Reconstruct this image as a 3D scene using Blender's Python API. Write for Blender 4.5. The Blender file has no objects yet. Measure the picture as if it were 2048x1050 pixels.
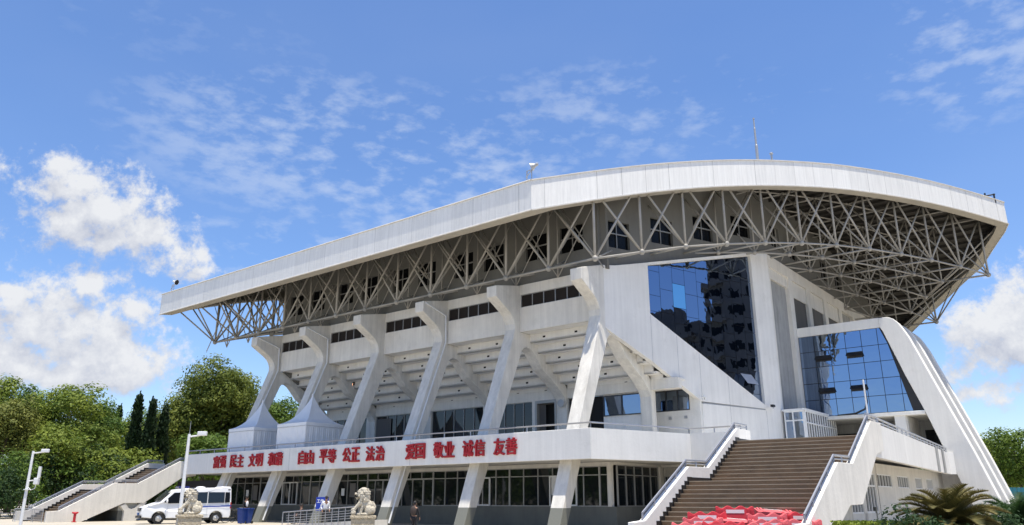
import bpy, bmesh, math, random
from math import radians, sin, cos, pi, sqrt, atan2
from mathutils import Vector, Matrix
from mathutils import noise as mnoise
C = bpy.context.scene.collection
rnd = random.Random(7)

# ------------------------------------------------------------------ camera, sky, sun, exposure
scn = bpy.context.scene
PITCH = 17.19
cam_d = bpy.data.cameras.new('camera'); cam = bpy.data.objects.new('camera', cam_d); C.objects.link(cam)
cam.location = (0, 0, 1.6); cam.rotation_euler = (radians(90 + PITCH), 0, 0)
cam_d.sensor_width = 36; cam_d.lens = 36 * 1545 / 2048; cam_d.clip_end = 4000; cam_d.clip_start = 0.1
scn.camera = cam
SUN_AZ, SUN_EL = 149.0, 79.0          # azimuth clockwise from +Y
sl = bpy.data.lights.new('sun', 'SUN'); so = bpy.data.objects.new('sun', sl); C.objects.link(so)
sl.energy = 4.9; sl.angle = radians(0.53); sl.color = (1.0, 0.93, 0.80)
sdir = Vector((sin(radians(SUN_AZ)) * cos(radians(SUN_EL)), cos(radians(SUN_AZ)) * cos(radians(SUN_EL)), sin(radians(SUN_EL))))
so.rotation_euler = sdir.to_track_quat('Z', 'Y').to_euler()
so.location = (0, 0, 60)
scn.view_settings.view_transform = 'Standard'; scn.view_settings.look = 'None'
scn.view_settings.exposure = 0.48; scn.view_settings.gamma = 1.0
scn.cycles.max_bounces = 8; scn.cycles.diffuse_bounces = 4; scn.cycles.use_denoising = True


def img_dir(u, v):                    # a compass direction in the sky, given as a point of the 2048 x 1050 picture
    F = 1545.; p = radians(PITCH); a = u - 1024; b = 525 - v
    return Vector((a, F * cos(p) - b * sin(p), F * sin(p) + b * cos(p))).normalized()


def build_world():
    w = bpy.data.worlds.new("World"); scn.world = w; w.use_nodes = True
    nt = w.node_tree; nt.nodes.clear(); N = nt.nodes.new; L = nt.links.new
    out = N('ShaderNodeOutputWorld')
    sky = N('ShaderNodeTexSky'); sky.sky_type = 'NISHITA'; sky.sun_disc = False
    sky.sun_elevation = radians(SUN_EL); sky.sun_rotation = radians(SUN_AZ)
    sky.altitude = 50; sky.air_density = 1.0; sky.dust_density = 0.6; sky.ozone_density = 2.2
    hsv = N('ShaderNodeHueSaturation'); hsv.inputs['Saturation'].default_value = 1.17; hsv.inputs['Value'].default_value = 1.0
    tint = N('ShaderNodeMix'); tint.data_type = 'RGBA'; tint.blend_type = 'MULTIPLY'; tint.inputs[0].default_value = 1
    tint.inputs[7].default_value = (1.0, 1.02, 1.16, 1)
    L(sky.outputs[0], hsv.inputs['Color']); L(hsv.outputs[0], tint.inputs[6])
    bg = N('ShaderNodeBackground'); bg.inputs[1].default_value = 0.122; L(tint.outputs[2], bg.inputs[0])
    tc = N('ShaderNodeTexCoord')
    # cumulus density as a node group of the view direction
    g = bpy.data.node_groups.new('cumulus', 'ShaderNodeTree')
    g.interface.new_socket('Vector', in_out='INPUT', socket_type='NodeSocketVector')
    g.interface.new_socket('Density', in_out='OUTPUT', socket_type='NodeSocketFloat')
    gi = g.nodes.new('NodeGroupInput'); go = g.nodes.new('NodeGroupOutput'); GN = g.nodes.new; GL = g.links.new

    def mth(op, a, b=None, c=None):
        n = GN('ShaderNodeMath'); n.operation = op
        for i, x in enumerate((a, b, c)):
            if x is None: continue
            if isinstance(x, (int, float)): n.inputs[i].default_value = x
            else: GL(x, n.inputs[i])
        return n.outputs[0]
    nz = GN('ShaderNodeTexNoise'); nz.inputs['Scale'].default_value = 13.0; nz.inputs['Detail'].default_value = 10; nz.inputs['Roughness'].default_value = 0.6
    GL(gi.outputs[0], nz.inputs['Vector'])
    nz2 = GN('ShaderNodeTexNoise'); nz2.inputs['Scale'].default_value = 42.0; nz2.inputs['Detail'].default_value = 7; nz2.inputs['Roughness'].default_value = 0.66
    GL(gi.outputs[0], nz2.inputs['Vector'])
    blobs = [  # u, v, rx, ry (picture pixels), tilt
        (150, 385, 62, 60, 0), (205, 425, 110, 62, 20), (300, 455, 105, 55, 28), (375, 515, 66, 42, 30), (115, 445, 50, 42, 0), (125, 330, 26, 26, 0), (400, 540, 40, 30, 0),
        (60, 645, 170, 75, 0), (160, 650, 105, 68, 0), (220, 715, 90, 58, 0), (10, 715, 110, 46, 0), (262, 622, 30, 24, 0), (172, 575, 36, 30, 0), (170, 755, 110, 26, 0), (20, 585, 60, 26, 0),
        (2045, 605, 50, 62, 0), (1985, 650, 66, 52, 0), (1930, 680, 30, 32, 0), (2060, 690, 110, 46, 0), (1905, 750, 38, 28, 0), (1955, 785, 60, 24, 0),
        # out of the picture: more of the same kind all round
        (-500, 500, 260, 120, 0), (-1500, 650, 300, 130, 0), (2900, 520, 260, 120, 0), (3800, 620, 300, 120, 0)]
    acc = None
    for (u, v, rx, ry, t) in blobs:
        c = img_dir(u, v); r = Vector((c.y, -c.x, 0)).normalized(); up = r.cross(c).normalized()
        t = -radians(t); r2 = r * cos(t) + up * sin(t); u2 = up * cos(t) - r * sin(t)
        k = 1545. * (c.dot(img_dir(1024, 525)) if 0 <= u <= 2048 else 0.8)
        def dotn(vec):
            n = GN('ShaderNodeVectorMath'); n.operation = 'DOT_PRODUCT'; GL(gi.outputs[0], n.inputs[0]); n.inputs[1].default_value = vec; return n.outputs['Value']
        a = mth('POWER', mth('ABSOLUTE', dotn(r2 * (k / (rx * 1.16)))), 2.0); b = mth('POWER', mth('ABSOLUTE', dotn(u2 * (k / (ry * 1.16)))), 2.0)
        front = mth('GREATER_THAN', dotn(c), 0.3)
        e = mth('MULTIPLY', mth('MAXIMUM', mth('SUBTRACT', 1.0, mth('SQRT', mth('ADD', a, b))), -1.0), front)
        e = mth('SUBTRACT', e, mth('SUBTRACT', 1.0, front))
        acc = e if acc is None else mth('SMOOTH_MAX', acc, e, 0.25)
    d = mth('ADD', acc, mth('MULTIPLY', mth('SUBTRACT', nz.outputs['Fac'], 0.5), 2.05))
    d = mth('ADD', d, mth('MULTIPLY', mth('SUBTRACT', nz2.outputs['Fac'], 0.5), 1.9))
    GL(d, go.inputs[0])

    def wm(op, a, b=None, clamp=False):
        n = N('ShaderNodeMath'); n.operation = op; n.use_clamp = clamp
        for i, x in enumerate((a, b)):
            if x is None: continue
            if isinstance(x, (int, float)): n.inputs[i].default_value = x
            else: L(x, n.inputs[i])
        return n.outputs[0]

    def grp(vec):
        n = N('ShaderNodeGroup'); n.node_tree = g; L(vec, n.inputs[0]); return n.outputs[0]
    d0 = grp(tc.outputs['Generated'])
    off = N('ShaderNodeVectorMath'); off.operation = 'ADD'; off.inputs[1].default_value = (0.006, 0.0, 0.026); L(tc.outputs['Generated'], off.inputs[0])
    d1 = grp(off.outputs[0])
    mr = N('ShaderNodeMapRange'); mr.interpolation_type = 'SMOOTHSTEP'; L(d0, mr.inputs[0])
    mr.inputs[1].default_value = 0.0; mr.inputs[2].default_value = 0.62
    shade = wm('MULTIPLY_ADD', wm('SUBTRACT', d0, d1), 0.62, False)
    shade.node.inputs[2].default_value = 0.66; shade.node.use_clamp = True
    # wispy high cloud: stretched, faint ripples in a band over the roof, and streaks near the top corner
    mp = N('ShaderNodeMapping'); mp.inputs['Scale'].default_value = (1.0, 1.0, 2.3); mp.inputs['Rotation'].default_value = (0, radians(-18), 0); L(tc.outputs['Generated'], mp.inputs[0])
    c1 = N('ShaderNodeTexNoise'); c1.inputs['Scale'].default_value = 27; c1.inputs['Detail'].default_value = 7; c1.inputs['Roughness'].default_value = 0.58; L(mp.outputs[0], c1.inputs['Vector'])
    c2 = N('ShaderNodeTexNoise'); c2.inputs['Scale'].default_value = 3.2; c2.inputs['Detail'].default_value = 3; L(mp.outputs[0], c2.inputs['Vector'])

    def region(u, v, rx, ry, t=0):
        c = img_dir(u, v); r = Vector((c.y, -c.x, 0)).normalized(); up = r.cross(c).normalized()
        t = -radians(t); r2 = r * cos(t) + up * sin(t); u2 = up * cos(t) - r * sin(t); k = 1545.
        def dn(vec):
            n = N('ShaderNodeVectorMath'); n.operation = 'DOT_PRODUCT'; L(tc.outputs['Generated'], n.inputs[0]); n.inputs[1].default_value = vec; return n.outputs['Value']
        a = wm('POWER', wm('ABSOLUTE', dn(r2 * (k / rx))), 2.0); b = wm('POWER', wm('ABSOLUTE', dn(u2 * (k / ry))), 2.0)
        f = wm('GREATER_THAN', dn(c), 0.2)
        return wm('MULTIPLY', wm('SUBTRACT', 1.0, wm('ADD', a, b), True), f)
    reg = wm('MAXIMUM', region(780, 325, 540, 175, 6), wm('MAXIMUM', wm('MULTIPLY', region(1960, 90, 190, 150), 0.8), wm('MAXIMUM', wm('MULTIPLY', region(560, 495, 330, 70, -6), 0.9), wm('MULTIPLY', region(430, 90, 420, 120, 10), 0.10))))
    reg = wm('MAXIMUM', reg, wm('MULTIPLY', region(1230, 230, 420, 120, 0), 0.55))
    cm = N('ShaderNodeMapRange'); cm.interpolation_type = 'SMOOTHSTEP'
    L(wm('ADD', c1.outputs['Fac'], wm('MULTIPLY', wm('SUBTRACT', c2.outputs['Fac'], 0.5), 0.7)), cm.inputs[0])
    cm.inputs[1].default_value = 0.36; cm.inputs[2].default_value = 0.74
    cir = wm('MULTIPLY', wm('MULTIPLY', cm.outputs[0], wm('POWER', reg, 0.6)), 0.50)
    veil = wm('MULTIPLY', c2.outputs['Fac'], 0.10)
    ccol = N('ShaderNodeMix'); ccol.data_type = 'RGBA'; L(shade, ccol.inputs[0])
    ccol.inputs[6].default_value = (0.44, 0.49, 0.63, 1); ccol.inputs[7].default_value = (0.86, 0.88, 0.92, 1)
    cbg = N('ShaderNodeBackground'); L(ccol.outputs[2], cbg.inputs[0]); cbg.inputs[1].default_value = 0.70
    wbg = N('ShaderNodeBackground'); wbg.inputs[0].default_value = (0.74, 0.82, 0.95, 1); wbg.inputs[1].default_value = 0.72
    m1 = N('ShaderNodeMixShader'); L(wm('MAXIMUM', cir, veil), m1.inputs[0]); L(bg.outputs[0], m1.inputs[1]); L(wbg.outputs[0], m1.inputs[2])
    m2 = N('ShaderNodeMixShader'); L(mr.outputs[0], m2.inputs[0]); L(m1.outputs[0], m2.inputs[1]); L(cbg.outputs[0], m2.inputs[2])
    L(m2.outputs[0], out.inputs[0])


build_world()

# ------------------------------------------------------------------ materials
MATS = {}


def mat(name, col, rough=0.7, metal=0.0, var=0.0, vscale=1.0, streak=0.0, bump=0.0, bscale=20.0, spec=0.5, dirt=None, emit=None):
    m = bpy.data.materials.new(name); m.use_nodes = True; nt = m.node_tree; N = nt.nodes.new; L = nt.links.new
    b = nt.nodes['Principled BSDF']; b.inputs['Roughness'].default_value = rough; b.inputs['Metallic'].default_value = metal
    b.inputs['Specular IOR Level'].default_value = spec
    b.inputs['Base Color'].default_value = (*col, 1)
    geo = N('ShaderNodeNewGeometry'); last = None

    def mul(fac_socket, lo, prev):
        n = N('ShaderNodeMix'); n.data_type = 'RGBA'; n.blend_type = 'MULTIPLY'; n.inputs[0].default_value = 1
        cr = N('ShaderNodeMapRange'); L(fac_socket, cr.inputs[0]); cr.inputs[1].default_value = 0.3; cr.inputs[2].default_value = 0.7; cr.inputs[3].default_value = lo; cr.inputs[4].default_value = 1.0 + (1 - lo) * 0.3
        cmb = N('ShaderNodeCombineColor'); [L(cr.outputs[0], cmb.inputs[i]) for i in range(3)]
        if prev is None: n.inputs[6].default_value = (*col, 1)
        else: L(prev, n.inputs[6])
        L(cmb.outputs[0], n.inputs[7]); return n.outputs[2]
    if var:
        t = N('ShaderNodeTexNoise'); t.inputs['Scale'].default_value = vscale; t.inputs['Detail'].default_value = 8; t.inputs['Roughness'].default_value = 0.65
        L(geo.outputs['Position'], t.inputs['Vector']); last = mul(t.outputs['Fac'], 1 - var, last)
    if streak:
        mp = N('ShaderNodeMapping'); mp.inputs['Scale'].default_value = (2.2, 2.2, 0.10); L(geo.outputs['Position'], mp.inputs[0])
        t = N('ShaderNodeTexNoise'); t.inputs['Scale'].default_value = 1.6; t.inputs['Detail'].default_value = 6; t.inputs['Roughness'].default_value = 0.7
        L(mp.outputs[0], t.inputs['Vector']); last = mul(t.outputs['Fac'], 1 - streak, last)
    if dirt:
        t = N('ShaderNodeTexNoise'); t.inputs['Scale'].default_value = 0.55; t.inputs['Detail'].default_value = 10; t.inputs['Roughness'].default_value = 0.75
        L(geo.outputs['Position'], t.inputs['Vector'])
        cr = N('ShaderNodeMapRange'); L(t.outputs['Fac'], cr.inputs[0]); cr.inputs[1].default_value = 0.56; cr.inputs[2].default_value = 0.74; cr.inputs[4].default_value = dirt[3]
        n = N('ShaderNodeMix'); n.data_type = 'RGBA'; L(cr.outputs[0], n.inputs[0])
        if last is None: n.inputs[6].default_value = (*col, 1)
        else: L(last, n.inputs[6])
        n.inputs[7].default_value = (*dirt[:3], 1); last = n.outputs[2]
    if last is not None: L(last, b.inputs['Base Color'])
    if bump:
        t = N('ShaderNodeTexNoise'); t.inputs['Scale'].default_value = bscale; t.inputs['Detail'].default_value = 6; L(geo.outputs['Position'], t.inputs['Vector'])
        bp = N('ShaderNodeBump'); bp.inputs['Strength'].default_value = bump; bp.inputs['Distance'].default_value = 0.05; L(t.outputs['Fac'], bp.inputs['Height']); L(bp.outputs[0], b.inputs['Normal'])
    if emit:
        b.inputs['Emission Color'].default_value = (*emit[:3], 1); b.inputs['Emission Strength'].default_value = emit[3]
    MATS[name] = m; return m


W_ = mat('white_paint', (0.765, 0.735, 0.67), 0.75, var=0.12, vscale=0.7, streak=0.13, bump=0.15, bscale=9, dirt=(0.46, 0.44, 0.39, 0.38))
WALLW = mat('clean_white_wall', (0.79, 0.775, 0.735), 0.7, var=0.09, vscale=0.45, streak=0.09, bump=0.1, bscale=7, dirt=(0.50, 0.48, 0.43, 0.42))
CREAM = mat('cream_concrete', (0.68, 0.66, 0.61), 0.8, var=0.14, vscale=0.9, streak=0.12, bump=0.15, bscale=9, dirt=(0.42, 0.40, 0.35, 0.3))
GREYW = mat('weathered_grey_wall', (0.40, 0.40, 0.385), 0.85, var=0.22, vscale=0.6, streak=0.3, bump=0.15, bscale=8)
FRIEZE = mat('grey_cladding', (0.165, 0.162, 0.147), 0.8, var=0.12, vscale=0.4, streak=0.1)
PIPE = mat('truss_paint', (0.36, 0.342, 0.305), 0.55, var=0.2, vscale=1.2)
NODE = mat('node_paint', (0.27, 0.24, 0.20), 0.55, var=0.2, vscale=3)
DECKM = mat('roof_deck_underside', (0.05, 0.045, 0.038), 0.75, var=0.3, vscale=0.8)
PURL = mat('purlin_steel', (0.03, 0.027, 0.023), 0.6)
BLACKG = mat('black_glass', (0.006, 0.0065, 0.007), 0.2, spec=0.15)
DARKG = mat('dark_window_glass', (0.008, 0.011, 0.013), 0.03, spec=0.6)
FRAME = mat('aluminium_frame', (0.33, 0.33, 0.32), 0.4, metal=0.3)
DKFRAME = mat('dark_frame', (0.03, 0.032, 0.036), 0.4)
OLIVE = mat('olive_grey_paint', (0.15, 0.155, 0.135), 0.7, var=0.2, vscale=0.8, streak=0.1)
LOUV = mat('louvre_grille', (0.05, 0.04, 0.035), 0.7)
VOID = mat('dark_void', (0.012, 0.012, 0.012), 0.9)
RAILM = mat('steel_rail', (0.36, 0.37, 0.40), 0.35, metal=0.6)
RED = mat('red_letter', (0.42, 0.008, 0.014), 0.5, var=0.15, vscale=2)
STEP = mat('brown_step_stone', (0.25, 0.168, 0.092), 0.75, var=0.35, vscale=1.1, dirt=(0.09, 0.075, 0.055, 0.8))
NOSE = mat('step_nosing', (0.40, 0.33, 0.23), 0.7, var=0.25, vscale=1.4)
SKIRT = mat('black_skirting', (0.02, 0.02, 0.022), 0.35)
TENT = mat('tent_fabric', (0.80, 0.81, 0.82), 0.6, var=0.05, vscale=2)
WHITEP = mat('white_car_paint', (0.80, 0.81, 0.82), 0.25, spec=0.6)
TYRE = mat('tyre_rubber', (0.02, 0.02, 0.02), 0.85)
RIM = mat('alloy_rim', (0.5, 0.5, 0.5), 0.3, metal=0.8)
BLUEP = mat('blue_stripe', (0.02, 0.06, 0.35), 0.35)
BLUEBIN = mat('blue_plastic', (0.012, 0.045, 0.22), 0.45, var=0.15, vscale=4)
SIGNB = mat('sign_blue', (0.006, 0.035, 0.34), 0.45)
SIGNW = mat('sign_white', (0.75, 0.78, 0.8), 0.5)
BLACKP = mat('black_plastic', (0.018, 0.018, 0.02), 0.5)
GREYP = mat('grey_metal', (0.38, 0.39, 0.40), 0.45, metal=0.3)
WPOLE = mat('white_pole', (0.72, 0.73, 0.73), 0.45, var=0.08, vscale=3)
STONE = mat('carved_stone', (0.55, 0.50, 0.40), 0.9, var=0.25, vscale=14, bump=1.0, bscale=22)
PEDM = mat('carved_pedestal_stone', (0.50, 0.43, 0.31), 0.9, var=0.35, vscale=11, bump=1.6, bscale=16)
REDP = mat('red_barrier_plastic', (0.62, 0.035, 0.05), 0.5, var=0.22, vscale=3)
PINKP = mat('faded_red_plastic', (0.70, 0.13, 0.14), 0.55, var=0.22, vscale=3)
REFL = mat('reflective_strip', (0.72, 0.62, 0.62), 0.4)
HYD = mat('hydrant_red', (0.45, 0.01, 0.02), 0.4)
TEAL = mat('teal_sheet', (0.015, 0.14, 0.19), 0.6)
SKIN = mat('skin', (0.36, 0.20, 0.13), 0.6)
HAIR = mat('hair', (0.012, 0.01, 0.01), 0.6)
SHIRT = mat('white_shirt', (0.78, 0.79, 0.82), 0.8)
DCLOTH = mat('dark_cloth', (0.02, 0.02, 0.024), 0.85)
BAG = mat('rucksack', (0.05, 0.035, 0.03), 0.8)
BARK = mat('bark', (0.085, 0.065, 0.05), 0.9, var=0.3, vscale=3)
CURT = mat('grey_curtain', (0.16, 0.155, 0.15), 0.85)
PLATE = mat('plate_blue', (0.03, 0.12, 0.35), 0.4)
LAMPG = mat('headlamp', (0.5, 0.52, 0.55), 0.15, metal=0.3)
LIT = mat('lit_lamp', (0.9, 0.6, 0.4), 0.4, emit=(1.0, 0.62, 0.40, 2.2))
TILEB = mat('apartment_wall', (0.13, 0.12, 0.11), 0.8, var=0.1, vscale=0.3)
BLUEW = mat('blue_lightbar', (0.01, 0.015, 0.12), 0.2)


def glass_mat(name, col, metal=1.0, rough=0.012):
    m = bpy.data.materials.new(name); m.use_nodes = True; b = m.node_tree.nodes['Principled BSDF']
    b.inputs['Base Color'].default_value = (*col, 1); b.inputs['Metallic'].default_value = metal; b.inputs['Roughness'].default_value = rough
    N = m.node_tree.nodes.new; L = m.node_tree.links.new
    geo = N('ShaderNodeNewGeometry'); t = N('ShaderNodeTexNoise'); t.inputs['Scale'].default_value = 0.9; t.inputs['Detail'].default_value = 2
    L(geo.outputs['Position'], t.inputs['Vector']); bp = N('ShaderNodeBump'); bp.inputs['Strength'].default_value = 0.12; bp.inputs['Distance'].default_value = 0.05
    L(t.outputs['Fac'], bp.inputs['Height']); L(bp.outputs[0], b.inputs['Normal'])
    return m


BLUEGL = glass_mat('blue_mirror_glass', (0.20, 0.26, 0.37))
BLUEGL3 = glass_mat('mid_blue_mirror_glass', (0.25, 0.33, 0.47))
BLUEGL2 = glass_mat('light_blue_pane', (0.24, 0.46, 0.60))
TINT = glass_mat('blue_tinted_window', (0.24, 0.30, 0.40))


def fascia_mat():
    m = bpy.data.materials.new('ribbed_fascia'); m.use_nodes = True; nt = m.node_tree; N = nt.nodes.new; L = nt.links.new
    b = nt.nodes['Principled BSDF']; b.inputs['Roughness'].default_value = 0.55
    uv = N('ShaderNodeUVMap'); uv.uv_map = 'UVMap'; sx = N('ShaderNodeSeparateXYZ'); L(uv.outputs[0], sx.inputs[0])
    def mth(op, a, b_=None):
        n = N('ShaderNodeMath'); n.operation = op
        for i, x in enumerate((a, b_)):
            if x is None: continue
            if isinstance(x, (int, float)): n.inputs[i].default_value = x
            else: L(x, n.inputs[i])
        return n.outputs[0]
    rib = mth('SINE', mth('MULTIPLY', sx.outputs[0], 2 * pi / 0.22))
    rib = mth('POWER', mth('MULTIPLY_ADD', rib, 0.5), 1.0); rib.node.inputs[0].default_value = 0
    s2 = N('ShaderNodeMath'); s2.operation = 'SINE'; L(mth('MULTIPLY', sx.outputs[0], 2 * pi / 0.22), s2.inputs[0])
    bp = N('ShaderNodeBump'); bp.inputs['Strength'].default_value = 0.16; bp.inputs['Distance'].default_value = 0.02; L(s2.outputs[0], bp.inputs['Height']); L(bp.outputs[0], b.inputs['Normal'])
    # sheet to sheet tone, dark joints every 1.76 m, rain streaks
    cell = N('ShaderNodeTexWhiteNoise'); cell.noise_dimensions = '1D'; L(mth('FLOOR', mth('DIVIDE', sx.outputs[0], 1.76)), cell.inputs['W'])
    fr = mth('FRACT', mth('DIVIDE', sx.outputs[0], 1.76)); j = mth('LESS_THAN', fr, 0.022)
    jn = N('ShaderNodeTexWhiteNoise'); jn.noise_dimensions = '1D'; L(mth('ADD', mth('FLOOR', mth('DIVIDE', sx.outputs[0], 1.76)), 31.7), jn.inputs['W'])
    j = mth('MULTIPLY', j, mth('MULTIPLY', jn.outputs[0], 0.55))
    mp = N('ShaderNodeMapping'); mp.inputs['Scale'].default_value = (3.2, 0.22, 1); L(uv.outputs[0], mp.inputs[0])
    st = N('ShaderNodeTexNoise'); st.inputs['Scale'].default_value = 1.5; st.inputs['Detail'].default_value = 8; st.inputs['Roughness'].default_value = 0.72; L(mp.outputs[0], st.inputs['Vector'])
    sm = N('ShaderNodeMapRange'); L(st.outputs['Fac'], sm.inputs[0]); sm.inputs[1].default_value = 0.35; sm.inputs[2].default_value = 0.65; sm.inputs[3].default_value = 0.87; sm.inputs[4].default_value = 1.05
    sp = N('ShaderNodeTexNoise'); sp.inputs['Scale'].default_value = 5; sp.inputs['Detail'].default_value = 10; sp.inputs['Roughness'].default_value = 0.8; L(uv.outputs[0], sp.inputs['Vector'])
    spm = N('ShaderNodeMapRange'); L(sp.outputs['Fac'], spm.inputs[0]); spm.inputs[1].default_value = 0.6; spm.inputs[2].default_value = 0.75; spm.inputs[3].default_value = 1.0; spm.inputs[4].default_value = 0.6
    rb = N('ShaderNodeMapRange'); L(s2.outputs[0], rb.inputs[0]); rb.inputs[1].default_value = -1; rb.inputs[2].default_value = 1; rb.inputs[3].default_value = 0.985; rb.inputs[4].default_value = 1.0
    v = mth('MULTIPLY', mth('MULTIPLY', sm.outputs[0], spm.outputs[0]), mth('MULTIPLY', rb.outputs[0], mth('SUBTRACT', 1.0, j)))
    v = mth('MULTIPLY', v, mth('ADD', 0.93, mth('MULTIPLY', cell.outputs[0], 0.09)))
    mx = N('ShaderNodeMix'); mx.data_type = 'RGBA'; L(v, mx.inputs[0]); mx.inputs[6].default_value = (0.10, 0.095, 0.085, 1); mx.inputs[7].default_value = (0.83, 0.82, 0.78, 1)
    L(mx.outputs[2], b.inputs['Base Color']); return m


FASC = fascia_mat()


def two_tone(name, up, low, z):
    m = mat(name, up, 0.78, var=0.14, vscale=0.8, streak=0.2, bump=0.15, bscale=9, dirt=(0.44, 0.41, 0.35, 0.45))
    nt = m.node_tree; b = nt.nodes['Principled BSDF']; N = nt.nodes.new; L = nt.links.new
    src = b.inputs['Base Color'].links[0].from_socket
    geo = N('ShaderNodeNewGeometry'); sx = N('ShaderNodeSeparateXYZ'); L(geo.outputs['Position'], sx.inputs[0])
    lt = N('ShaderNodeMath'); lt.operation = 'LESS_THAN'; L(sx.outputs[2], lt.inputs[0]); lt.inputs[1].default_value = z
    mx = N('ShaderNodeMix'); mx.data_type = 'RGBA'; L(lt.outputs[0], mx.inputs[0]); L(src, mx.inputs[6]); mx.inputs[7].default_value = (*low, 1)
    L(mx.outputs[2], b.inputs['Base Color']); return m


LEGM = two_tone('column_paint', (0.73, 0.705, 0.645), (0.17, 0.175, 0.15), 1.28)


def leaf_mat(name, c1, c2, scale=0.35, trans=0.3):
    m = bpy.data.materials.new(name); m.use_nodes = True; nt = m.node_tree; N = nt.nodes.new; L = nt.links.new
    b = nt.nodes['Principled BSDF']; b.inputs['Roughness'].default_value = 0.6; b.inputs['Specular IOR Level'].default_value = 0.25
    geo = N('ShaderNodeNewGeometry'); t = N('ShaderNodeTexNoise'); t.inputs['Scale'].default_value = scale; t.inputs['Detail'].default_value = 4
    L(geo.outputs['Position'], t.inputs['Vector'])
    r = N('ShaderNodeMath'); r.operation = 'MULTIPLY_ADD'; L(geo.outputs['Random Per Island'], r.inputs[0]); r.inputs[1].default_value = 0.5
    r2 = N('ShaderNodeMapRange'); L(t.outputs['Fac'], r2.inputs[0]); r2.inputs[1].default_value = 0.35; r2.inputs[2].default_value = 0.65; r2.inputs[3].default_value = 0; r2.inputs[4].default_value = 0.6
    L(r2.outputs[0], r.inputs[2])
    mx = N('ShaderNodeMix'); mx.data_type = 'RGBA'; L(r.outputs[0], mx.inputs[0]); mx.inputs[6].default_value = (*c1, 1); mx.inputs[7].default_value = (*c2, 1)
    L(mx.outputs[2], b.inputs['Base Color'])
    tr = N('ShaderNodeBsdfTranslucent'); L(mx.outputs[2], tr.inputs[0]); ms = N('ShaderNodeMixShader'); ms.inputs[0].default_value = trans
    L(b.outputs[0], ms.inputs[1]); L(tr.outputs[0], ms.inputs[2]); L(ms.outputs[0], nt.nodes['Material Output'].inputs[0]); return m


LEAF_A = leaf_mat('leaf_fresh_green', (0.053, 0.105, 0.014), (0.235, 0.285, 0.04))
LEAF_B = leaf_mat('leaf_olive', (0.055, 0.08, 0.014), (0.22, 0.235, 0.05))
LEAF_C = leaf_mat('leaf_camphor', (0.048, 0.085, 0.012), (0.22, 0.25, 0.042))
LEAF_D = leaf_mat('leaf_cypress', (0.008, 0.022, 0.008), (0.025, 0.05, 0.014), trans=0.1)
LEAF_E = leaf_mat('leaf_deep_green', (0.035, 0.085, 0.014), (0.16, 0.24, 0.035))
LEAF_P = leaf_mat('leaf_cycad', (0.045, 0.05, 0.012), (0.19, 0.155, 0.05), scale=1.6, trans=0.12)
LEAF_Q = leaf_mat('leaf_shrub', (0.012, 0.035, 0.012), (0.04, 0.08, 0.022), scale=2)

# ------------------------------------------------------------------ mesh helpers
AZ = radians(-38.5)                    # turn of the building grid; its origin is the front corner of the terrace
OX, OY = 3.99, 40.09
RB = Matrix.Rotation(AZ, 4, 'Z')


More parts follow.
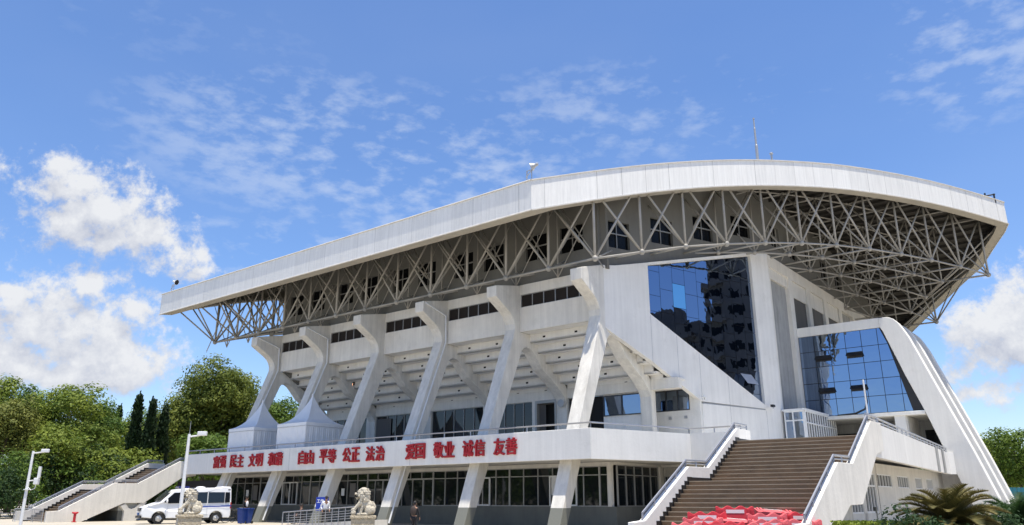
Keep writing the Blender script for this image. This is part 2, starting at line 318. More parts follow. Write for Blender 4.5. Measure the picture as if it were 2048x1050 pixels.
class MB:
    def __init__(self): self.v = []; self.f = []; self.uv = {}

    def add(self, vs, fs):
        o = len(self.v); self.v += [tuple(p) for p in vs]; self.f += [tuple(i + o for i in f) for f in fs]; return self

    def box(self, x0, x1, y0, y1, z0, z1):
        x0, x1 = min(x0, x1), max(x0, x1); y0, y1 = min(y0, y1), max(y0, y1); z0, z1 = min(z0, z1), max(z0, z1)
        return self.add([(x0, y0, z0), (x1, y0, z0), (x1, y1, z0), (x0, y1, z0), (x0, y0, z1), (x1, y0, z1), (x1, y1, z1), (x0, y1, z1)],
                        [(0, 3, 2, 1), (4, 5, 6, 7), (0, 1, 5, 4), (1, 2, 6, 5), (2, 3, 7, 6), (3, 0, 4, 7)])

    def prism(self, poly, fn, a, b):       # poly of 2d points, fn(p,q,t)->xyz, t from a to b
        n = len(poly)
        vs = [fn(p[0], p[1], a) for p in poly] + [fn(p[0], p[1], b) for p in poly]
        return self.add(vs, [tuple(range(n)), tuple(range(2 * n - 1, n - 1, -1))] + [(i, i + n, (i + 1) % n + n, (i + 1) % n) for i in range(n)])

    def tube(self, p, q, r, n=6, r2=None, caps=True):
        p = Vector(p); q = Vector(q); d = q - p
        if d.length < 1e-6: return self
        d.normalize(); a = d.orthogonal().normalized(); b = d.cross(a); r2 = r if r2 is None else r2
        vs = [p + (a * cos(2 * pi * i / n) + b * sin(2 * pi * i / n)) * r for i in range(n)] + [q + (a * cos(2 * pi * i / n) + b * sin(2 * pi * i / n)) * r2 for i in range(n)]
        fs = [(i, (i + 1) % n, (i + 1) % n + n, i + n) for i in range(n)]
        if caps: fs += [tuple(range(n - 1, -1, -1)), tuple(range(n, 2 * n))]
        return self.add(vs, fs)

    def path(self, pts, r, n=6):
        for a, b in zip(pts, pts[1:]): self.tube(a, b, r, n)
        for p in pts[1:-1]: self.ball(p, r * 1.02, 6, 4)
        return self

    def ball(self, c, r, n=8, m=5, sc=(1, 1, 1)):
        c = Vector(c); vs = [c + Vector((0, 0, -r * sc[2]))]
        for j in range(1, m):
            t = -pi / 2 + pi * j / m
            vs += [c + Vector((cos(t) * cos(2 * pi * i / n) * r * sc[0], cos(t) * sin(2 * pi * i / n) * r * sc[1], sin(t) * r * sc[2])) for i in range(n)]
        vs.append(c + Vector((0, 0, r * sc[2]))); fs = []
        for i in range(n): fs.append((0, 1 + (i + 1) % n, 1 + i)); fs.append((len(vs) - 1, 1 + (m - 2) * n + i, 1 + (m - 2) * n + (i + 1) % n))
        for j in range(m - 2):
            for i in range(n): fs.append((1 + j * n + i, 1 + j * n + (i + 1) % n, 1 + (j + 1) * n + (i + 1) % n, 1 + (j + 1) * n + i))
        return self.add(vs, fs)

    def lathe(self, prof, c=(0, 0, 0), n=16):   # prof: (r, z)
        vs = []
        for r, z in prof: vs += [(c[0] + r * cos(2 * pi * i / n), c[1] + r * sin(2 * pi * i / n), c[2] + z) for i in range(n)]
        fs = [(j * n + i, j * n + (i + 1) % n, (j + 1) * n + (i + 1) % n, (j + 1) * n + i) for j in range(len(prof) - 1) for i in range(n)]
        fs += [tuple(range(n - 1, -1, -1)), tuple(range((len(prof) - 1) * n, len(prof) * n))]
        return self.add(vs, fs)

    def xform(self, M, start=0):
        for i in range(start, len(self.v)): self.v[i] = tuple(M @ Vector(self.v[i]))
        return self

    def build(self, name, m, parent=None, smooth=False, bevel=0.0, uvs=None, off=None, fix=True):
        me = bpy.data.meshes.new(name)
        o3 = off if off is not None else (parent['_o'] if parent is not None and '_o' in parent else (0, 0, 0))
        me.from_pydata([(p[0] - o3[0], p[1] - o3[1], p[2] - o3[2]) for p in self.v], [], self.f)
        if uvs is not None:
            ul = me.uv_layers.new(name='UVMap')
            for poly in me.polygons:
                for li in poly.loop_indices: ul.data[li].uv = uvs[me.loops[li].vertex_index]
        if fix:
            bm = bmesh.new(); bm.from_mesh(me); bmesh.ops.recalc_face_normals(bm, faces=bm.faces); bm.to_mesh(me); bm.free()
        if smooth: me.polygons.foreach_set('use_smooth', [True] * len(me.polygons))
        me.materials.append(m)
        ob = bpy.data.objects.new(name, me); C.objects.link(ob)
        if parent is not None:
            ob.parent = parent
        if bevel:
            bv = ob.modifiers.new('bevel', 'BEVEL'); bv.width = bevel; bv.segments = 2; bv.limit_method = 'ANGLE'; bv.angle_limit = radians(40)
        return ob


def P(s, d, z): return (-s, d, z)           # building grid (s along the front to the left, d inward) to local x, y, z


def tag(o, label=None, cat=None, group=None, kind=None):
    if label: o['label'] = label
    if cat: o['category'] = cat
    if group: o['group'] = group
    if kind: o['kind'] = kind
    return o


def root(name, s, d, z, label, cat, group=None):   # an Empty standing in the building grid
    o = bpy.data.objects.new(name, None); C.objects.link(o); o.empty_display_size = 0.5
    loc = RB @ Vector((-s, d, 0)); o.location = (OX + loc.x, OY + loc.y, z); o.rotation_euler = (0, 0, AZ)
    o['_o'] = (-s, d, z); return tag(o, label, cat, group)


def thing(name, loc, label, cat, rz=0.0, group=None):      # an Empty standing in the world
    o = bpy.data.objects.new(name, None); C.objects.link(o); o.empty_display_size = 0.3
    o.location = loc; o.rotation_euler = (0, 0, rz); return tag(o, label, cat, group)


def copy_tree(o, parent=None):
    c = o.copy(); C.objects.link(c)
    if parent is not None: c.parent = parent
    for ch in list(o.children): copy_tree(ch, c)
    return c


def interp(x, xs, ys):
    if x <= xs[0]: return ys[0]
    for i in range(1, len(xs)):
        if x <= xs[i]: return ys[i - 1] + (ys[i] - ys[i - 1]) * (x - xs[i - 1]) / (xs[i] - xs[i - 1])
    return ys[-1]


def clip(poly, inside, cut):
    out = []
    for i, a in enumerate(poly):
        b = poly[(i + 1) % len(poly)]
        ia, ib = inside(a), inside(b)
        if ia: out.append(a)
        if ia != ib: out.append(cut(a, b))
    return out


def clip_poly(poly, region):                # both 2d, region convex and counter-clockwise
    for i in range(len(region)):
        p, q = region[i], region[(i + 1) % len(region)]
        side = lambda r: (q[0] - p[0]) * (r[1] - p[1]) - (q[1] - p[1]) * (r[0] - p[0])
        def cut(a, b):
            sa, sb = side(a), side(b); t = sa / (sa - sb); return (a[0] + (b[0] - a[0]) * t, a[1] + (b[1] - a[1]) * t)
        poly = clip(poly, lambda r: side(r) >= 0, cut)
        if len(poly) < 3: return []
    return poly


def window(parent, fn, u0, u1, z0, z1, cols, rows=(), glass=None, frame=None, bar=0.05, depth=0.10, name='window', pane=True):
    """frame bars with one glass sheet behind; fn(u, w, z) with w pointing out of the wall"""
    m = MB(); us = cols if isinstance(cols, (list, tuple)) else [u0 + (u1 - u0) * i / cols for i in range(cols + 1)]
    def bx(ua, ub, wa, wb, za, zb):
        m.add([fn(*p) for p in [(ua, wa, za), (ub, wa, za), (ub, wb, za), (ua, wb, za), (ua, wa, zb), (ub, wa, zb), (ub, wb, zb), (ua, wb, zb)]],
              [(0, 3, 2, 1), (4, 5, 6, 7), (0, 1, 5, 4), (1, 2, 6, 5), (2, 3, 7, 6), (3, 0, 4, 7)])
    zs = [z0] + list(rows) + [z1]
    for i, u in enumerate(us):
        a, b = (u, u + bar) if i == 0 else ((u - bar, u) if i == len(us) - 1 else (u - bar / 2, u + bar / 2)); bx(a, b, 0.0, depth, z0, z1)
    for i, z in enumerate(zs):
        a, b = (z, z + bar) if i == 0 else ((z - bar, z) if i == len(zs) - 1 else (z - bar / 2, z + bar / 2)); bx(us[0], us[-1], 0.003, depth - 0.004, a, b)
    f = m.build(name, frame or FRAME, parent)
    if pane:
        g = MB()
        for ua, ub in zip(us, us[1:]):
            for za, zb in zip(zs, zs[1:]):
                t = [rnd.uniform(-0.004, 0.004) for _ in range(3)]
                g.add([fn(ua, 0.03 + t[0], za), fn(ub, 0.03 + t[1], za), fn(ub, 0.03 + t[1] + t[2], zb), fn(ua, 0.03 + t[0] + t[2], zb)], [(0, 1, 2, 3)])
        p = g.build('pane', glass or DARKG, f, off=parent['_o'] if '_o' in parent else (0, 0, 0))
    return f
# ------------------------------------------------------------------ ground
def ground_z(x, y):
    t = min(1, max(0, (y - 38) / 14.0)); return -0.05 + 0.25 * t * t * (3 - 2 * t)


def make_ground():
    m = MB(); xs = [-1500, -400, -160, -100, -60, -40, -20, 0, 20, 40, 60, 100, 160, 400, 1500]
    ys = [-1500, -300, -60, 0, 20, 34, 38, 40, 42, 44, 46, 48, 50, 52, 56, 70, 100, 160, 400, 1500]
    vs = [(x, y, ground_z(x, y)) for y in ys for x in xs]; n = len(xs)
    m.add(vs, [(j * n + i, j * n + i + 1, (j + 1) * n + i + 1, (j + 1) * n + i) for j in range(len(ys) - 1) for i in range(n - 1)])
    g = mat('plaza_concrete', (0.44, 0.40, 0.33), 0.85, var=0.14, vscale=0.4, bump=0.1, bscale=6, dirt=(0.33, 0.32, 0.29, 0.4))
    tag(m.build('ground', g, smooth=True), kind='structure')


make_ground()

# ------------------------------------------------------------------ sports hall
HALL = root('sports_hall', 18, 28, 0.2, 'huge white sports hall with arched space frame roof and slanted concrete columns', 'sports hall')
LEGS = [2.5 + 6.4 * k for k in range(6)]; LW = 0.8     # left edge of every column (s)
prof = [(-0.55, 0.1), (0.8, 3.7), (1.55, 5.6), (3.95, 11.7), (4.08, 12.1), (4.05, 12.45), (3.93, 12.72), (3.72, 12.98), (3.38, 13.22), (2.18, 13.9), (2.18, 14.6),
        (4.7, 15.12), (4.7, 12.0), (5.7, 12.0), (7.79, 11.0), (9.9, 8.85), (10.35, 8.3), (10.35, 4.1), (9.75, 4.1), (9.75, 7.9), (9.5, 8.3), (8.65, 8.95),
        (6.95, 9.93), (6.3, 10.6), (5.95, 10.93), (5.65, 11.08), (5.3, 11.12), (5.0, 11.0), (4.8, 10.8), (4.65, 10.45), (2.5, 5.65), (1.6, 3.6), (0.1, 0.1)]
for k, sl_ in enumerate(LEGS):
    m = MB().prism([(d, z + (0.22 if k == 0 and (d, z) == (4.7, 15.12) else 0)) for d, z in prof], lambda d, z, s: P(s, d, z), sl_ - LW, sl_)
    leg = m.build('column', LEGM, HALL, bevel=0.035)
    if k in (5, 4, 2):
        r_ = sl_ - LW - 0.06
        MB().path([P(r_, 2.35, 14.5), P(r_, 4.35, 13.95), P(r_, 4.4, 12.05), P(r_, 1.15, 3.9), P(r_, 0.45, 2.0), P(r_, -0.15, 0.35)], 0.06).build('drain_pipe', WPOLE, leg, off=HALL['_o'])

# upper side wall between the columns: louvre bands, then stepped underside of the stand
for k in range(5):
    a, b = LEGS[k], LEGS[k + 1] - LW
    m = MB(); w0, w1 = a + 0.12, b - 0.05
    m.box(-b, -a, 4.6, 4.85, 12.0, 13.6); m.box(-b, -a, 4.6, 4.85, 14.45, 15.1); m.box(-b, -w1, 4.6, 4.85, 13.6, 14.45); m.box(-w0, -a, 4.6, 4.85, 13.6, 14.45)
    m.build('wall', W_, HALL)
    lv = MB(); n = 6
    for i in range(n + 1):
        x = w0 + (w1 - w0) * i / n; lv.box(-x - 0.025, -x + 0.025, 4.66, 4.72, 13.6, 14.45)
    lv.box(-w1, -w0, 4.655, 4.725, 13.6, 13.64); lv.box(-w1, -w0, 4.655, 4.725, 14.41, 14.45)
    f = lv.build('louvre_frame', FRAME, HALL); lb = MB()
    for i in range(12): lb.add([P(w0, 4.70, 13.6 + i * 0.071), P(w1, 4.70, 13.6 + i * 0.071), P(w1, 4.76, 13.67 + i * 0.071), P(w0, 4.76, 13.67 + i * 0.071)], [(0, 1, 2, 3)])
    lb.box(-w1, -w0, 4.78, 4.80, 13.6, 14.45); lb.build('louvre_blades', LOUV, f, off=HALL['_o'], fix=False)
    # stepped tiers
    t = MB(); vents = []; steps = 6
    for i in range(steps):
        d0 = 4.85 + i * 0.83; z0 = 12.0 - i * 0.56
        t.box(-b, -a, d0, d0 + 0.83, z0 - 0.0, z0 + 0.12); t.box(-b, -a, d0 + 0.83, d0 + 0.95, z0 - 0.56, z0 + 0.12)
        for q in range(2):
            x = a + (b - a) * ((0.18, 0.62) if i % 2 else (0.36, 0.80))[q]
            vents.append((-x - 0.10, -x + 0.10, d0 + 0.822, d0 + 0.86, z0 - 0.32, z0 - 0.20))
    tt = t.build('stand_underside', WALLW, HALL)
    for vb in vents: MB().box(*vb).build('vent_hole', VOID, tt, off=HALL['_o'])
# gallery wall under the stand
m = MB(); m.box(-34.2, 0.2, 9.8, 10.25, 8.3, 8.95); m.build('beam', W_, HALL)
glz = lambda u, w, z: P(u, 10.0 - w, z)
bays = [(LEGS[k], LEGS[k + 1] - LW) for k in range(5)]
for k, (a, b) in enumerate(bays):
    if k == 0:
        MB().box(-6.6, -5.3, 10.3, 10.4, 4.15, 8.3).build('doorway', VOID, HALL)
        window(HALL, glz, 6.6, b, 4.15, 8.3, 2, rows=(5.0,), glass=DARKG)
    elif k == 1:
        window(HALL, glz, 11.1, b, 4.15, 8.3, [11.1, 11.95, 12.8, 13.65, b], rows=(5.0,), glass=DARKG)
        MB().box(-11.1, -10.8, 9.8, 10.2, 4.15, 8.3).build('pier', W_, HALL)
        dr = MB().box(-9.15, -9.0, 9.75, 10.05, 4.15, 8.1).box(-10.8, -10.65, 9.75, 10.05, 4.15, 8.1).box(-10.8, -9.0, 9.75, 10.05, 8.1, 8.3).build('door', FRAME, HALL)
        MB().box(-10.65, -9.15, 10.5, 10.55, 4.15, 8.1).build('doorway', VOID, dr, off=HALL['_o'])
        c = MB(); n = 16; vs = []
        for i in range(n + 1): vs += [P(10.65 - 0.5 * i / n, 10.1 + 0.05 * (-1) ** i, 4.2), P(10.65 - 0.5 * i / n, 10.1 + 0.05 * (-1) ** i, 8.1)]
        c.add(vs, [(2 * i, 2 * i + 1, 2 * i + 3, 2 * i + 2) for i in range(n)]).build('curtain', CURT, HALL)
        MB().box(-9.0, -a, 9.8, 10.2, 4.15, 8.3).build('pier', W_, HALL)
    else:
        x = a + 0.0
        window(HALL, glz, a + 0.3, b, 4.15, 8.3, [a + 0.3, a + 1.3, a + 2.3, a + 3.3, a + 4.3, b], rows=(5.0,), glass=DARKG)
        MB().box(-a - 0.3, -a, 9.8, 10.2, 4.15, 8.3).build('pier', W_, HALL)
        if k in (1, 3):
            c = MB(); n = 30; vs = []
            for i in range(n + 1): vs += [P(b - 0.1 - 1.7 * i / n, 9.86 + 0.04 * (-1) ** i, 4.2), P(b - 0.1 - 1.7 * i / n, 9.86 + 0.04 * (-1) ** i, 8.05)]
            c.add(vs, [(2 * i, 2 * i + 1, 2 * i + 3, 2 * i + 2) for i in range(n)]).build('curtain', CURT, HALL)
# right end of the gallery behind the triangular wall: white wall with two blue windows
rw = MB()
rw.box(-3.6, 0.42, 12.2, 12.45, 4.15, 7.18); rw.box(-3.6, 0.42, 12.2, 12.45, 8.52, 9.6); rw.box(-3.6, -2.8, 12.2, 12.45, 7.18, 8.52); rw.box(-0.3, 0.42, 12.2, 12.45, 7.18, 8.52); rw.box(-3.6, -3.4, 10.25, 12.2, 4.15, 9.6); rw.box(-2.4, 0.1, 9.85, 12.2, 8.9, 9.0)
rw.build('wall', WALLW, HALL)
window(HALL, lambda u, w, z: P(u, 12.28 - w, z), 0.3, 2.8, 7.18, 8.52, 3, glass=TINT, frame=DKFRAME, bar=0.06)
window(HALL, lambda u, w, z: P(u, 10.0 - w, z), 2.5, 5.35, 6.9, 8.22, [2.5, 3.95, 5.35], glass=TINT, frame=DKFRAME, bar=0.06)
MB().box(-5.4, -2.35, 10.02, 10.25, 4.15, 6.9).box(-5.4, -2.35, 10.02, 10.25, 8.22, 8.3).build('wall', WALLW, HALL)
for x in (1.7, 0.6): MB().box(-x - 0.1, -x + 0.1, 12.13, 12.2, 6.65, 6.82).build('wall_vent', GREYP, HALL)
# stand underside between the last column and the triangular wall
t = MB(); v = MB()
for i in range(6):
    d0 = 4.85 + i * 0.83; z0 = 12.0 - i * 0.56; e0 = 1.7 - 0.2774 * (d0 - 4.6) + 0.36
    if e0 < 1.6:
        t.box(-1.7, -e0, d0, d0 + 0.83, z0, z0 + 0.12); t.box(-1.7, -e0, d0 + 0.83, d0 + 0.95, z0 - 0.56, z0 + 0.12)
tt = t.build('stand_underside', WALLW, HALL)

# triangular white wall, slanting glass and prow tower (plane from the last column to the tower)
def TS(d): return 1.7 - 0.2774 * (d - 4.6)
TN = Vector((0.9636, -0.2673))                             # outward in (-s... ) local x,y: right and forward


def T(d, z, w=0.0): return (-TS(d) + TN.x * w, d + TN.y * w, z)


def tprism(poly, w0, w1, m, name='wall', bevel=0.0):
    return MB().prism(poly, lambda d, z, w: T(d, z, w), w0, w1).build(name, m, HALL, bevel=bevel)


tprism([(4.3, 11.65), (4.3, 15.25), (5.55, 15.44), (8.31, 16.15), (8.31, 9.78), (4.75, 11.35)], -0.35, 0.0, WALLW, bevel=0.02)
tprism([(8.31, 9.78), (8.31, 12.79), (18.69, 7.88), (18.69, 7.64), (12.42, 7.68)], -0.35, -0.001, WALLW)
tprism([(12.42, 4.0), (12.42, 7.55), (18.69, 7.55), (18.69, 4.0)], -0.35, 0.0, WALLW)
tprism([(12.5, 7.55), (12.5, 7.64), (18.69, 7.64), (18.69, 7.55)], -0.35, -0.03, GREYP)
tprism([(8.31, 15.98), (8.31, 16.15), (18.56, 18.82), (18.56, 18.6)], -0.35, 0.0, WALLW)
tprism([(18.69, 4.0), (18.56, 18.82), (20.46, 19.15), (20.5, 4.0)], -0.8, 0.0, WALLW, bevel=0.02)
# thin joints in the render
for da, za, zb in ((8.31, 9.8, 12.7), (10.5, 8.75, 11.7), (12.45, 7.75, 10.75), (15.06, 6.3, 9.5), (18.7, 4.2, 7.5)):
    tprism([(da - 0.012, za), (da + 0.012, za), (da + 0.012, zb), (da - 0.012, zb)], -0.01, 0.003, GREYP, 'joint')
region = [(8.35, 12.85), (18.64, 7.95), (18.52, 18.55), (8.35, 15.96)]
fr = tprism(region, -0.32, -0.28, BLACKP, 'window')
pn = MB(); pn2 = MB(); cols = 9; W0, W1 = 8.35, 18.64
for i in range(cols):
    a = W0 + (W1 - W0) * i / cols; b = W0 + (W1 - W0) * (i + 1) / cols; z = 7.9 - rnd.uniform(0, 1.3); j = 0
    while z < 18.6:
        h = 1.62 if j % 2 else 1.05 + 0.5 * (i % 2); q = clip_poly([(a + 0.013, z + 0.013), (b - 0.013, z + 0.013), (b - 0.013, z + h - 0.013), (a + 0.013, z + h - 0.013)], region)
        tl = (rnd.uniform(-0.004, 0.004), rnd.uniform(-0.004, 0.004)); cx, cz = (a + b) / 2, z + h / 2
        if len(q) >= 3:
            tgt = pn2 if (i == 2 and 13.6 < cz < 15.2 and not pn2.v) else pn
            tgt.add([T(d, zz, -0.22 + (d - cx) * tl[0] + (zz - cz) * tl[1]) for d, zz in q], [tuple(range(len(q)))])
        z += h; j += 1
pn.build('pane', BLUEGL, fr, off=HALL['_o']); pn2.build('pane', BLUEGL2, fr, off=HALL['_o'])
MB().add([T(16.35, 9.85, 0.0), T(17.45, 9.85, 0.0), T(17.6, 9.15, 0.42), T(16.5, 9.15, 0.42)], [(0, 1, 2, 3)]).build('open_pane', mat('pale_pane', (0.42, 0.44, 0.48), 0.3), fr, off=HALL['_o'])

# end wall of the hall with recessed panels, behind the tower
ES = -2.7
m = MB()
def ebox(m, d0, d1, z0, z1, w0, w1): m.box(-ES + w0, -ES + w1, d0, d1, z0, z1)
ebox(m, 20.5, 61, 18.2, 19.1, -0.4, 0.0)
for d in (24.6, 28.9, 33.2, 37.5, 41.8): ebox(m, d, d + 0.85, 4.1, 18.2, -0.4, 0.0)
ebox(m, 20.46, 20.7, 4.1, 18.2, -0.4, 0.0)
m.build('wall', W_, HALL)
m = MB(); ebox(m, 20.7, 61, 4.1, 18.2, -0.45, -0.3); m.build('wall', GREYW, HALL)
m = MB(); ebox(m, 20.7, 24.6, 17.4, 18.2, -0.3, -0.12)
for d in (25.45, 29.75, 34.05): ebox(m, d, d + 3.45, 16.9, 18.2, -0.3, -0.12)
m.build('panel', W_, HALL)
for d in (25.45, 29.75, 34.05):
    f = MB(); ebox(f, d + 0.1, d + 3.35, 14.4, 16.9, -0.3, -0.2); f.build('louvre', mat('dark_grey_louvre%d' % int(d), (0.11, 0.105, 0.10), 0.8, streak=0.3), HALL)
# outer frieze under the roof with dark square windows
def frieze(fn, us, zb, zt, wins, name='frieze'):
    m = MB(); n0 = len(wins)
    def strip(ua, ub, za0, za1, zb0, zb1):
        m.prism([(ua, za0), (ub, za1), (ub, zb1), (ua, zb0)], lambda u, z, w: fn(u, w, z), -0.25, 0.0)
    cuts = sorted([us[0], us[1]] + [x for w in wins for x in w[:2]])
    for a, b in zip(cuts, cuts[1:]):
        if b - a < 1e-4: continue
        w = [q for q in wins if abs(q[0] - a) < 1e-5]
        if w:
            w = w[0]; strip(a, b, zb(a), zb(b), w[2], w[3]); strip(a, b, w[4], w[5], zt(a), zt(b))
        else:
            strip(a, b, zb(a), zb(b), zt(a), zt(b))
    m.build(name, FRIEZE, HALL)
    for w in wins:
        g = MB().add([fn(w[0], -0.2, w[2]), fn(w[1], -0.2, w[3]), fn(w[1], -0.2, w[5]), fn(w[0], -0.2, w[4])], [(0, 1, 2, 3)])
        f = MB(); mid = [(w[2] * 0.45 + w[4] * 0.55), (w[3] * 0.45 + w[5] * 0.55)]
        f.prism([(w[0], mid[0] - 0.03), (w[1], mid[1] - 0.03), (w[1], mid[1] + 0.03), (w[0], mid[0] + 0.03)], lambda u, z, q: fn(u, q, z), -0.18, -0.1)
        c = (w[0] + w[1]) / 2; f.prism([(c - 0.025, (w[2] + w[3]) / 2), (c + 0.025, (w[2] + w[3]) / 2), (c + 0.025, (w[4] + w[5]) / 2), (c - 0.025, (w[4] + w[5]) / 2)], lambda u, z, q: fn(u, q, z), -0.17, -0.12)
        fo = f.build('window', FRAME, HALL); g.build('pane', BLACKG, fo, off=HALL['_o'])


ZT_D = [-1.08, 3.05, 7.3, 11.95, 16.6, 21.7, 28.6]; ZT_Z = [19.2, 20.65, 22.0, 23.2, 24.1, 24.75, 25.05]
ZB_D = [2.95, 6.13, 9.17, 12.25, 15.35, 18.34, 21.42, 24.38, 28.6]; ZB_Z = [15.2, 16.12, 16.95, 17.62, 18.2, 18.66, 19.0, 19.19, 19.27]
def smooth_interp(x, xs, ys):            # Catmull-Rom through the samples
    x = min(max(x, xs[0]), xs[-1])
    for i in range(1, len(xs)):
        if x <= xs[i]:
            h = xs[i] - xs[i - 1]; t = (x - xs[i - 1]) / h
            m0 = (ys[i] - ys[i - 2]) / (xs[i] - xs[i - 2]) * h if i > 1 else ys[i] - ys[i - 1]
            m1 = (ys[i + 1] - ys[i - 1]) / (xs[i + 1] - xs[i - 1]) * h if i + 1 < len(xs) else 0
            return (2 * t ** 3 - 3 * t * t + 1) * ys[i - 1] + (t ** 3 - 2 * t * t + t) * m0 + (-2 * t ** 3 + 3 * t * t) * ys[i] + (t ** 3 - t * t) * m1
    return ys[-1]
def zt(d): return smooth_interp(d if d <= 28.6 else 57.2 - d, ZT_D, ZT_Z)
def zb(d): return smooth_interp(d if d <= 28.6 else 57.2 - d, ZB_D, ZB_Z)


fw = []
for s1 in (3.2, 5.95, 9.6, 12.35, 15.95, 18.65, 22.2, 24.98, 28.52, 31.4):
    fw.append((s1, s1 + 1.75, 16.65, 16.65, 18.4, 18.4))
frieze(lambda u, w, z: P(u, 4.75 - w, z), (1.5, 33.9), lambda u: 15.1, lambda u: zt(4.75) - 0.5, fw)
tw = []
for a, b, z0, z1 in ((5.2, 7.15, 16.68, 18.45), (9.05, 11.05, 17.75, 19.5), (13.1, 15.05, 18.85, 20.55), (17.1, 19.15, 20.0, 21.55)):
    tw.append((a, b, z0 + 0.0, z0 + 0.10, z1, z1 + 0.12))
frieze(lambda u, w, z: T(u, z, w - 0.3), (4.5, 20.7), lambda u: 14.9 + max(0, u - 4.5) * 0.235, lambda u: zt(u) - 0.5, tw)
ew = [(d, d + 1.9, 20.4, 20.4, 22.2, 22.2) for d in (22.5, 26.5, 30.5, 34.5, 38.5)]
frieze(lambda u, w, z: (-ES + w - 0.3, u, z), (20.7, 61), lambda u: 19.0 if u < 45 else 15, lambda u: zt(u) - 0.4, ew)
m = MB()
m.prism([(4.9, 12.0), (10.2, 9.0), (10.2, zt(10.2) - 0.5), (4.9, zt(4.9) - 0.5)], lambda d, z, s: P(s, d, z), 33.45, 33.7)
for a in (10.2, 13.2, 16.2, 19.2, 22.2, 25.2, 28.2, 31.2, 34.2, 37.2, 40.2, 43.2, 46.2, 49.2): m.prism([(a, 4.1), (a + 3, 4.1), (a + 3, zt(a + 3) - 0.5), (a, zt(a) - 0.5)], lambda d, z, s: P(s, d, z), 33.45, 33.7)
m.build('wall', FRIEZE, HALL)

# ground floor
m = MB(); m.box(-38.6, -1.3, 4.0, 4.25, 0.0, 1.33); m.box(-1.3, -1.05, 4.0, 9.5, 0.0, 1.33); m.box(-1.3, 10.8, 9.3, 9.55, 0.0, 1.33); m.build('plinth_wall', OLIVE, HALL)
m = MB(); m.box(-38.6, -1.3, 3.95, 4.25, 3.5, 3.7); m.box(-1.35, -1.05, 4.25, 9.3, 3.55, 3.7); m.box(-1.2, 10.8, 9.3, 9.55, 3.55, 3.7)
m.box(-1.35, -0.95, 9.0, 9.4, 1.33, 3.55); m.box(-1.55, -1.3, 3.95, 4.2, 1.33, 3.5); m.build('lintel', CREAM, HALL)
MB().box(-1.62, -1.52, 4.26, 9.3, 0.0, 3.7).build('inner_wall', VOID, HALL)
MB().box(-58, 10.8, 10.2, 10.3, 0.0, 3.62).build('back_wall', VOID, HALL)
gz = lambda u, w, z: P(u, 4.12 - w, z)
gbay = [(1.55, LEGS[0] + 0.3)] + [(LEGS[k] - 0.4, LEGS[k + 1] - 0.4) for k in range(5)] + [(LEGS[5] - 0.4, 38.4)]
gbay[0] = (1.55, LEGS[0] - 0.4)
for k, (a, b) in enumerate(gbay):
    if k == 3:                      # entrance doors
        window(HALL, gz, a, b, 3.02, 3.5, 6)
        window(HALL, gz, a, a + 0.9, 1.33, 3.02, 1); window(HALL, gz, b - 1.6, b, 1.33, 3.02, 2)
        d = window(HALL, gz, a + 0.9, b - 1.6, 0.35, 3.02, [a + 0.9, a + 1.9, a + 2.9, b - 1.6], glass=DARKG, name='door')
    else:
        window(HALL, gz, a, b, 1.33, 3.5, max(1, round((b - a) / 1.05)), rows=(3.02,))
        if k in (1, 2, 5): window(HALL, lambda u, w, z: P(u, 4.06 - w, z), a + 1.5, a + 3.4, 1.36, 3.02, 2, frame=WPOLE, bar=0.07, pane=False, name='sliding_frame')
    if k in (2, 4, 6):                 # papers and half drawn blinds behind the panes
        x0 = a + 0.35 + 0.9 * (k % 3)
        MB().box(-x0 - 0.62, -x0, 4.055, 4.06, 1.7 + 0.2 * (k % 3), 2.85).build('blind', CURT, HALL)
        MB().box(-x0 - 1.55, -x0 - 1.2, 4.055, 4.06, 2.0, 2.5).build('poster', SIGNW, HALL)
    if k == 1:
        bl = MB()
        for i in range(9): bl.box(-a - 3.25 + i * 0.09, -a - 3.18 + i * 0.09, 3.99, 4.02, 1.95, 2.95)
        bl.box(-a - 3.28, -a - 2.45, 4.022, 4.03, 1.95, 2.95).build('blind', WPOLE, HALL)
window(HALL, lambda u, w, z: (1 * -1.18 + w, u, z), 4.3, 9.0, 1.33, 3.55, 5, rows=(3.02,))
window(HALL, lambda u, w, z: P(u, 9.42 - w, z), -10.6, 0.9, 1.33, 3.55, 11, rows=(3.02,))
lv = MB()
for i in range(9): lv.box(-0.85, 0.15, 9.27, 9.30, 3.05 + i * 0.052, 3.05 + i * 0.052 + 0.03)
lv.build('louvre_blades', CREAM, HALL)
bars = MB()
for x in (-0.75, 0.35): 
    for i in range(6): bars.tube((x + i * 0.17, 9.2, 1.4), (x + i * 0.17, 9.2, 3.0), 0.012, 5)
bars.build('window_bars', GREYP, HALL)
# end side ground floor under the right terrace
ef = lambda u, w, z: (10.9 + w, u, z)
m = MB(); m.box(10.6, 10.8, 2.0, 27, 2.98, 3.5); m.box(10.6, 10.8, 9.9, 27, 0.0, 2.32)
for a, b in ((2.0, 3.6), (7.3, 7.8), (9.9, 10.4), (13.3, 14.6), (17.2, 18.9), (20.6, 21.9), (23.6, 27.0)): m.box(10.6, 10.8, a, b, 2.32 if a > 9 else 0.0, 2.98)
m.box(10.6, 10.8, 2.0, 10, 0, 1.05); m.build('wall', CREAM, HALL)
MB().box(10.6, 13.2, 27.0, 27.2, 0.0, 4.1).build('wall', CREAM, HALL)
for a, b in ((10.4, 13.3), (14.6, 17.2), (18.9, 20.6), (21.9, 23.6)):
    window(HALL, lambda u, w, z: (10.68 + w, u, z), a, b, 2.32, 2.98, 5, bar=0.06, frame=WPOLE)
window(HALL, lambda u, w, z: (10.68 + w, u, z), 3.6, 7.3, 1.05, 2.98, 8, frame=WPOLE, bar=0.07)
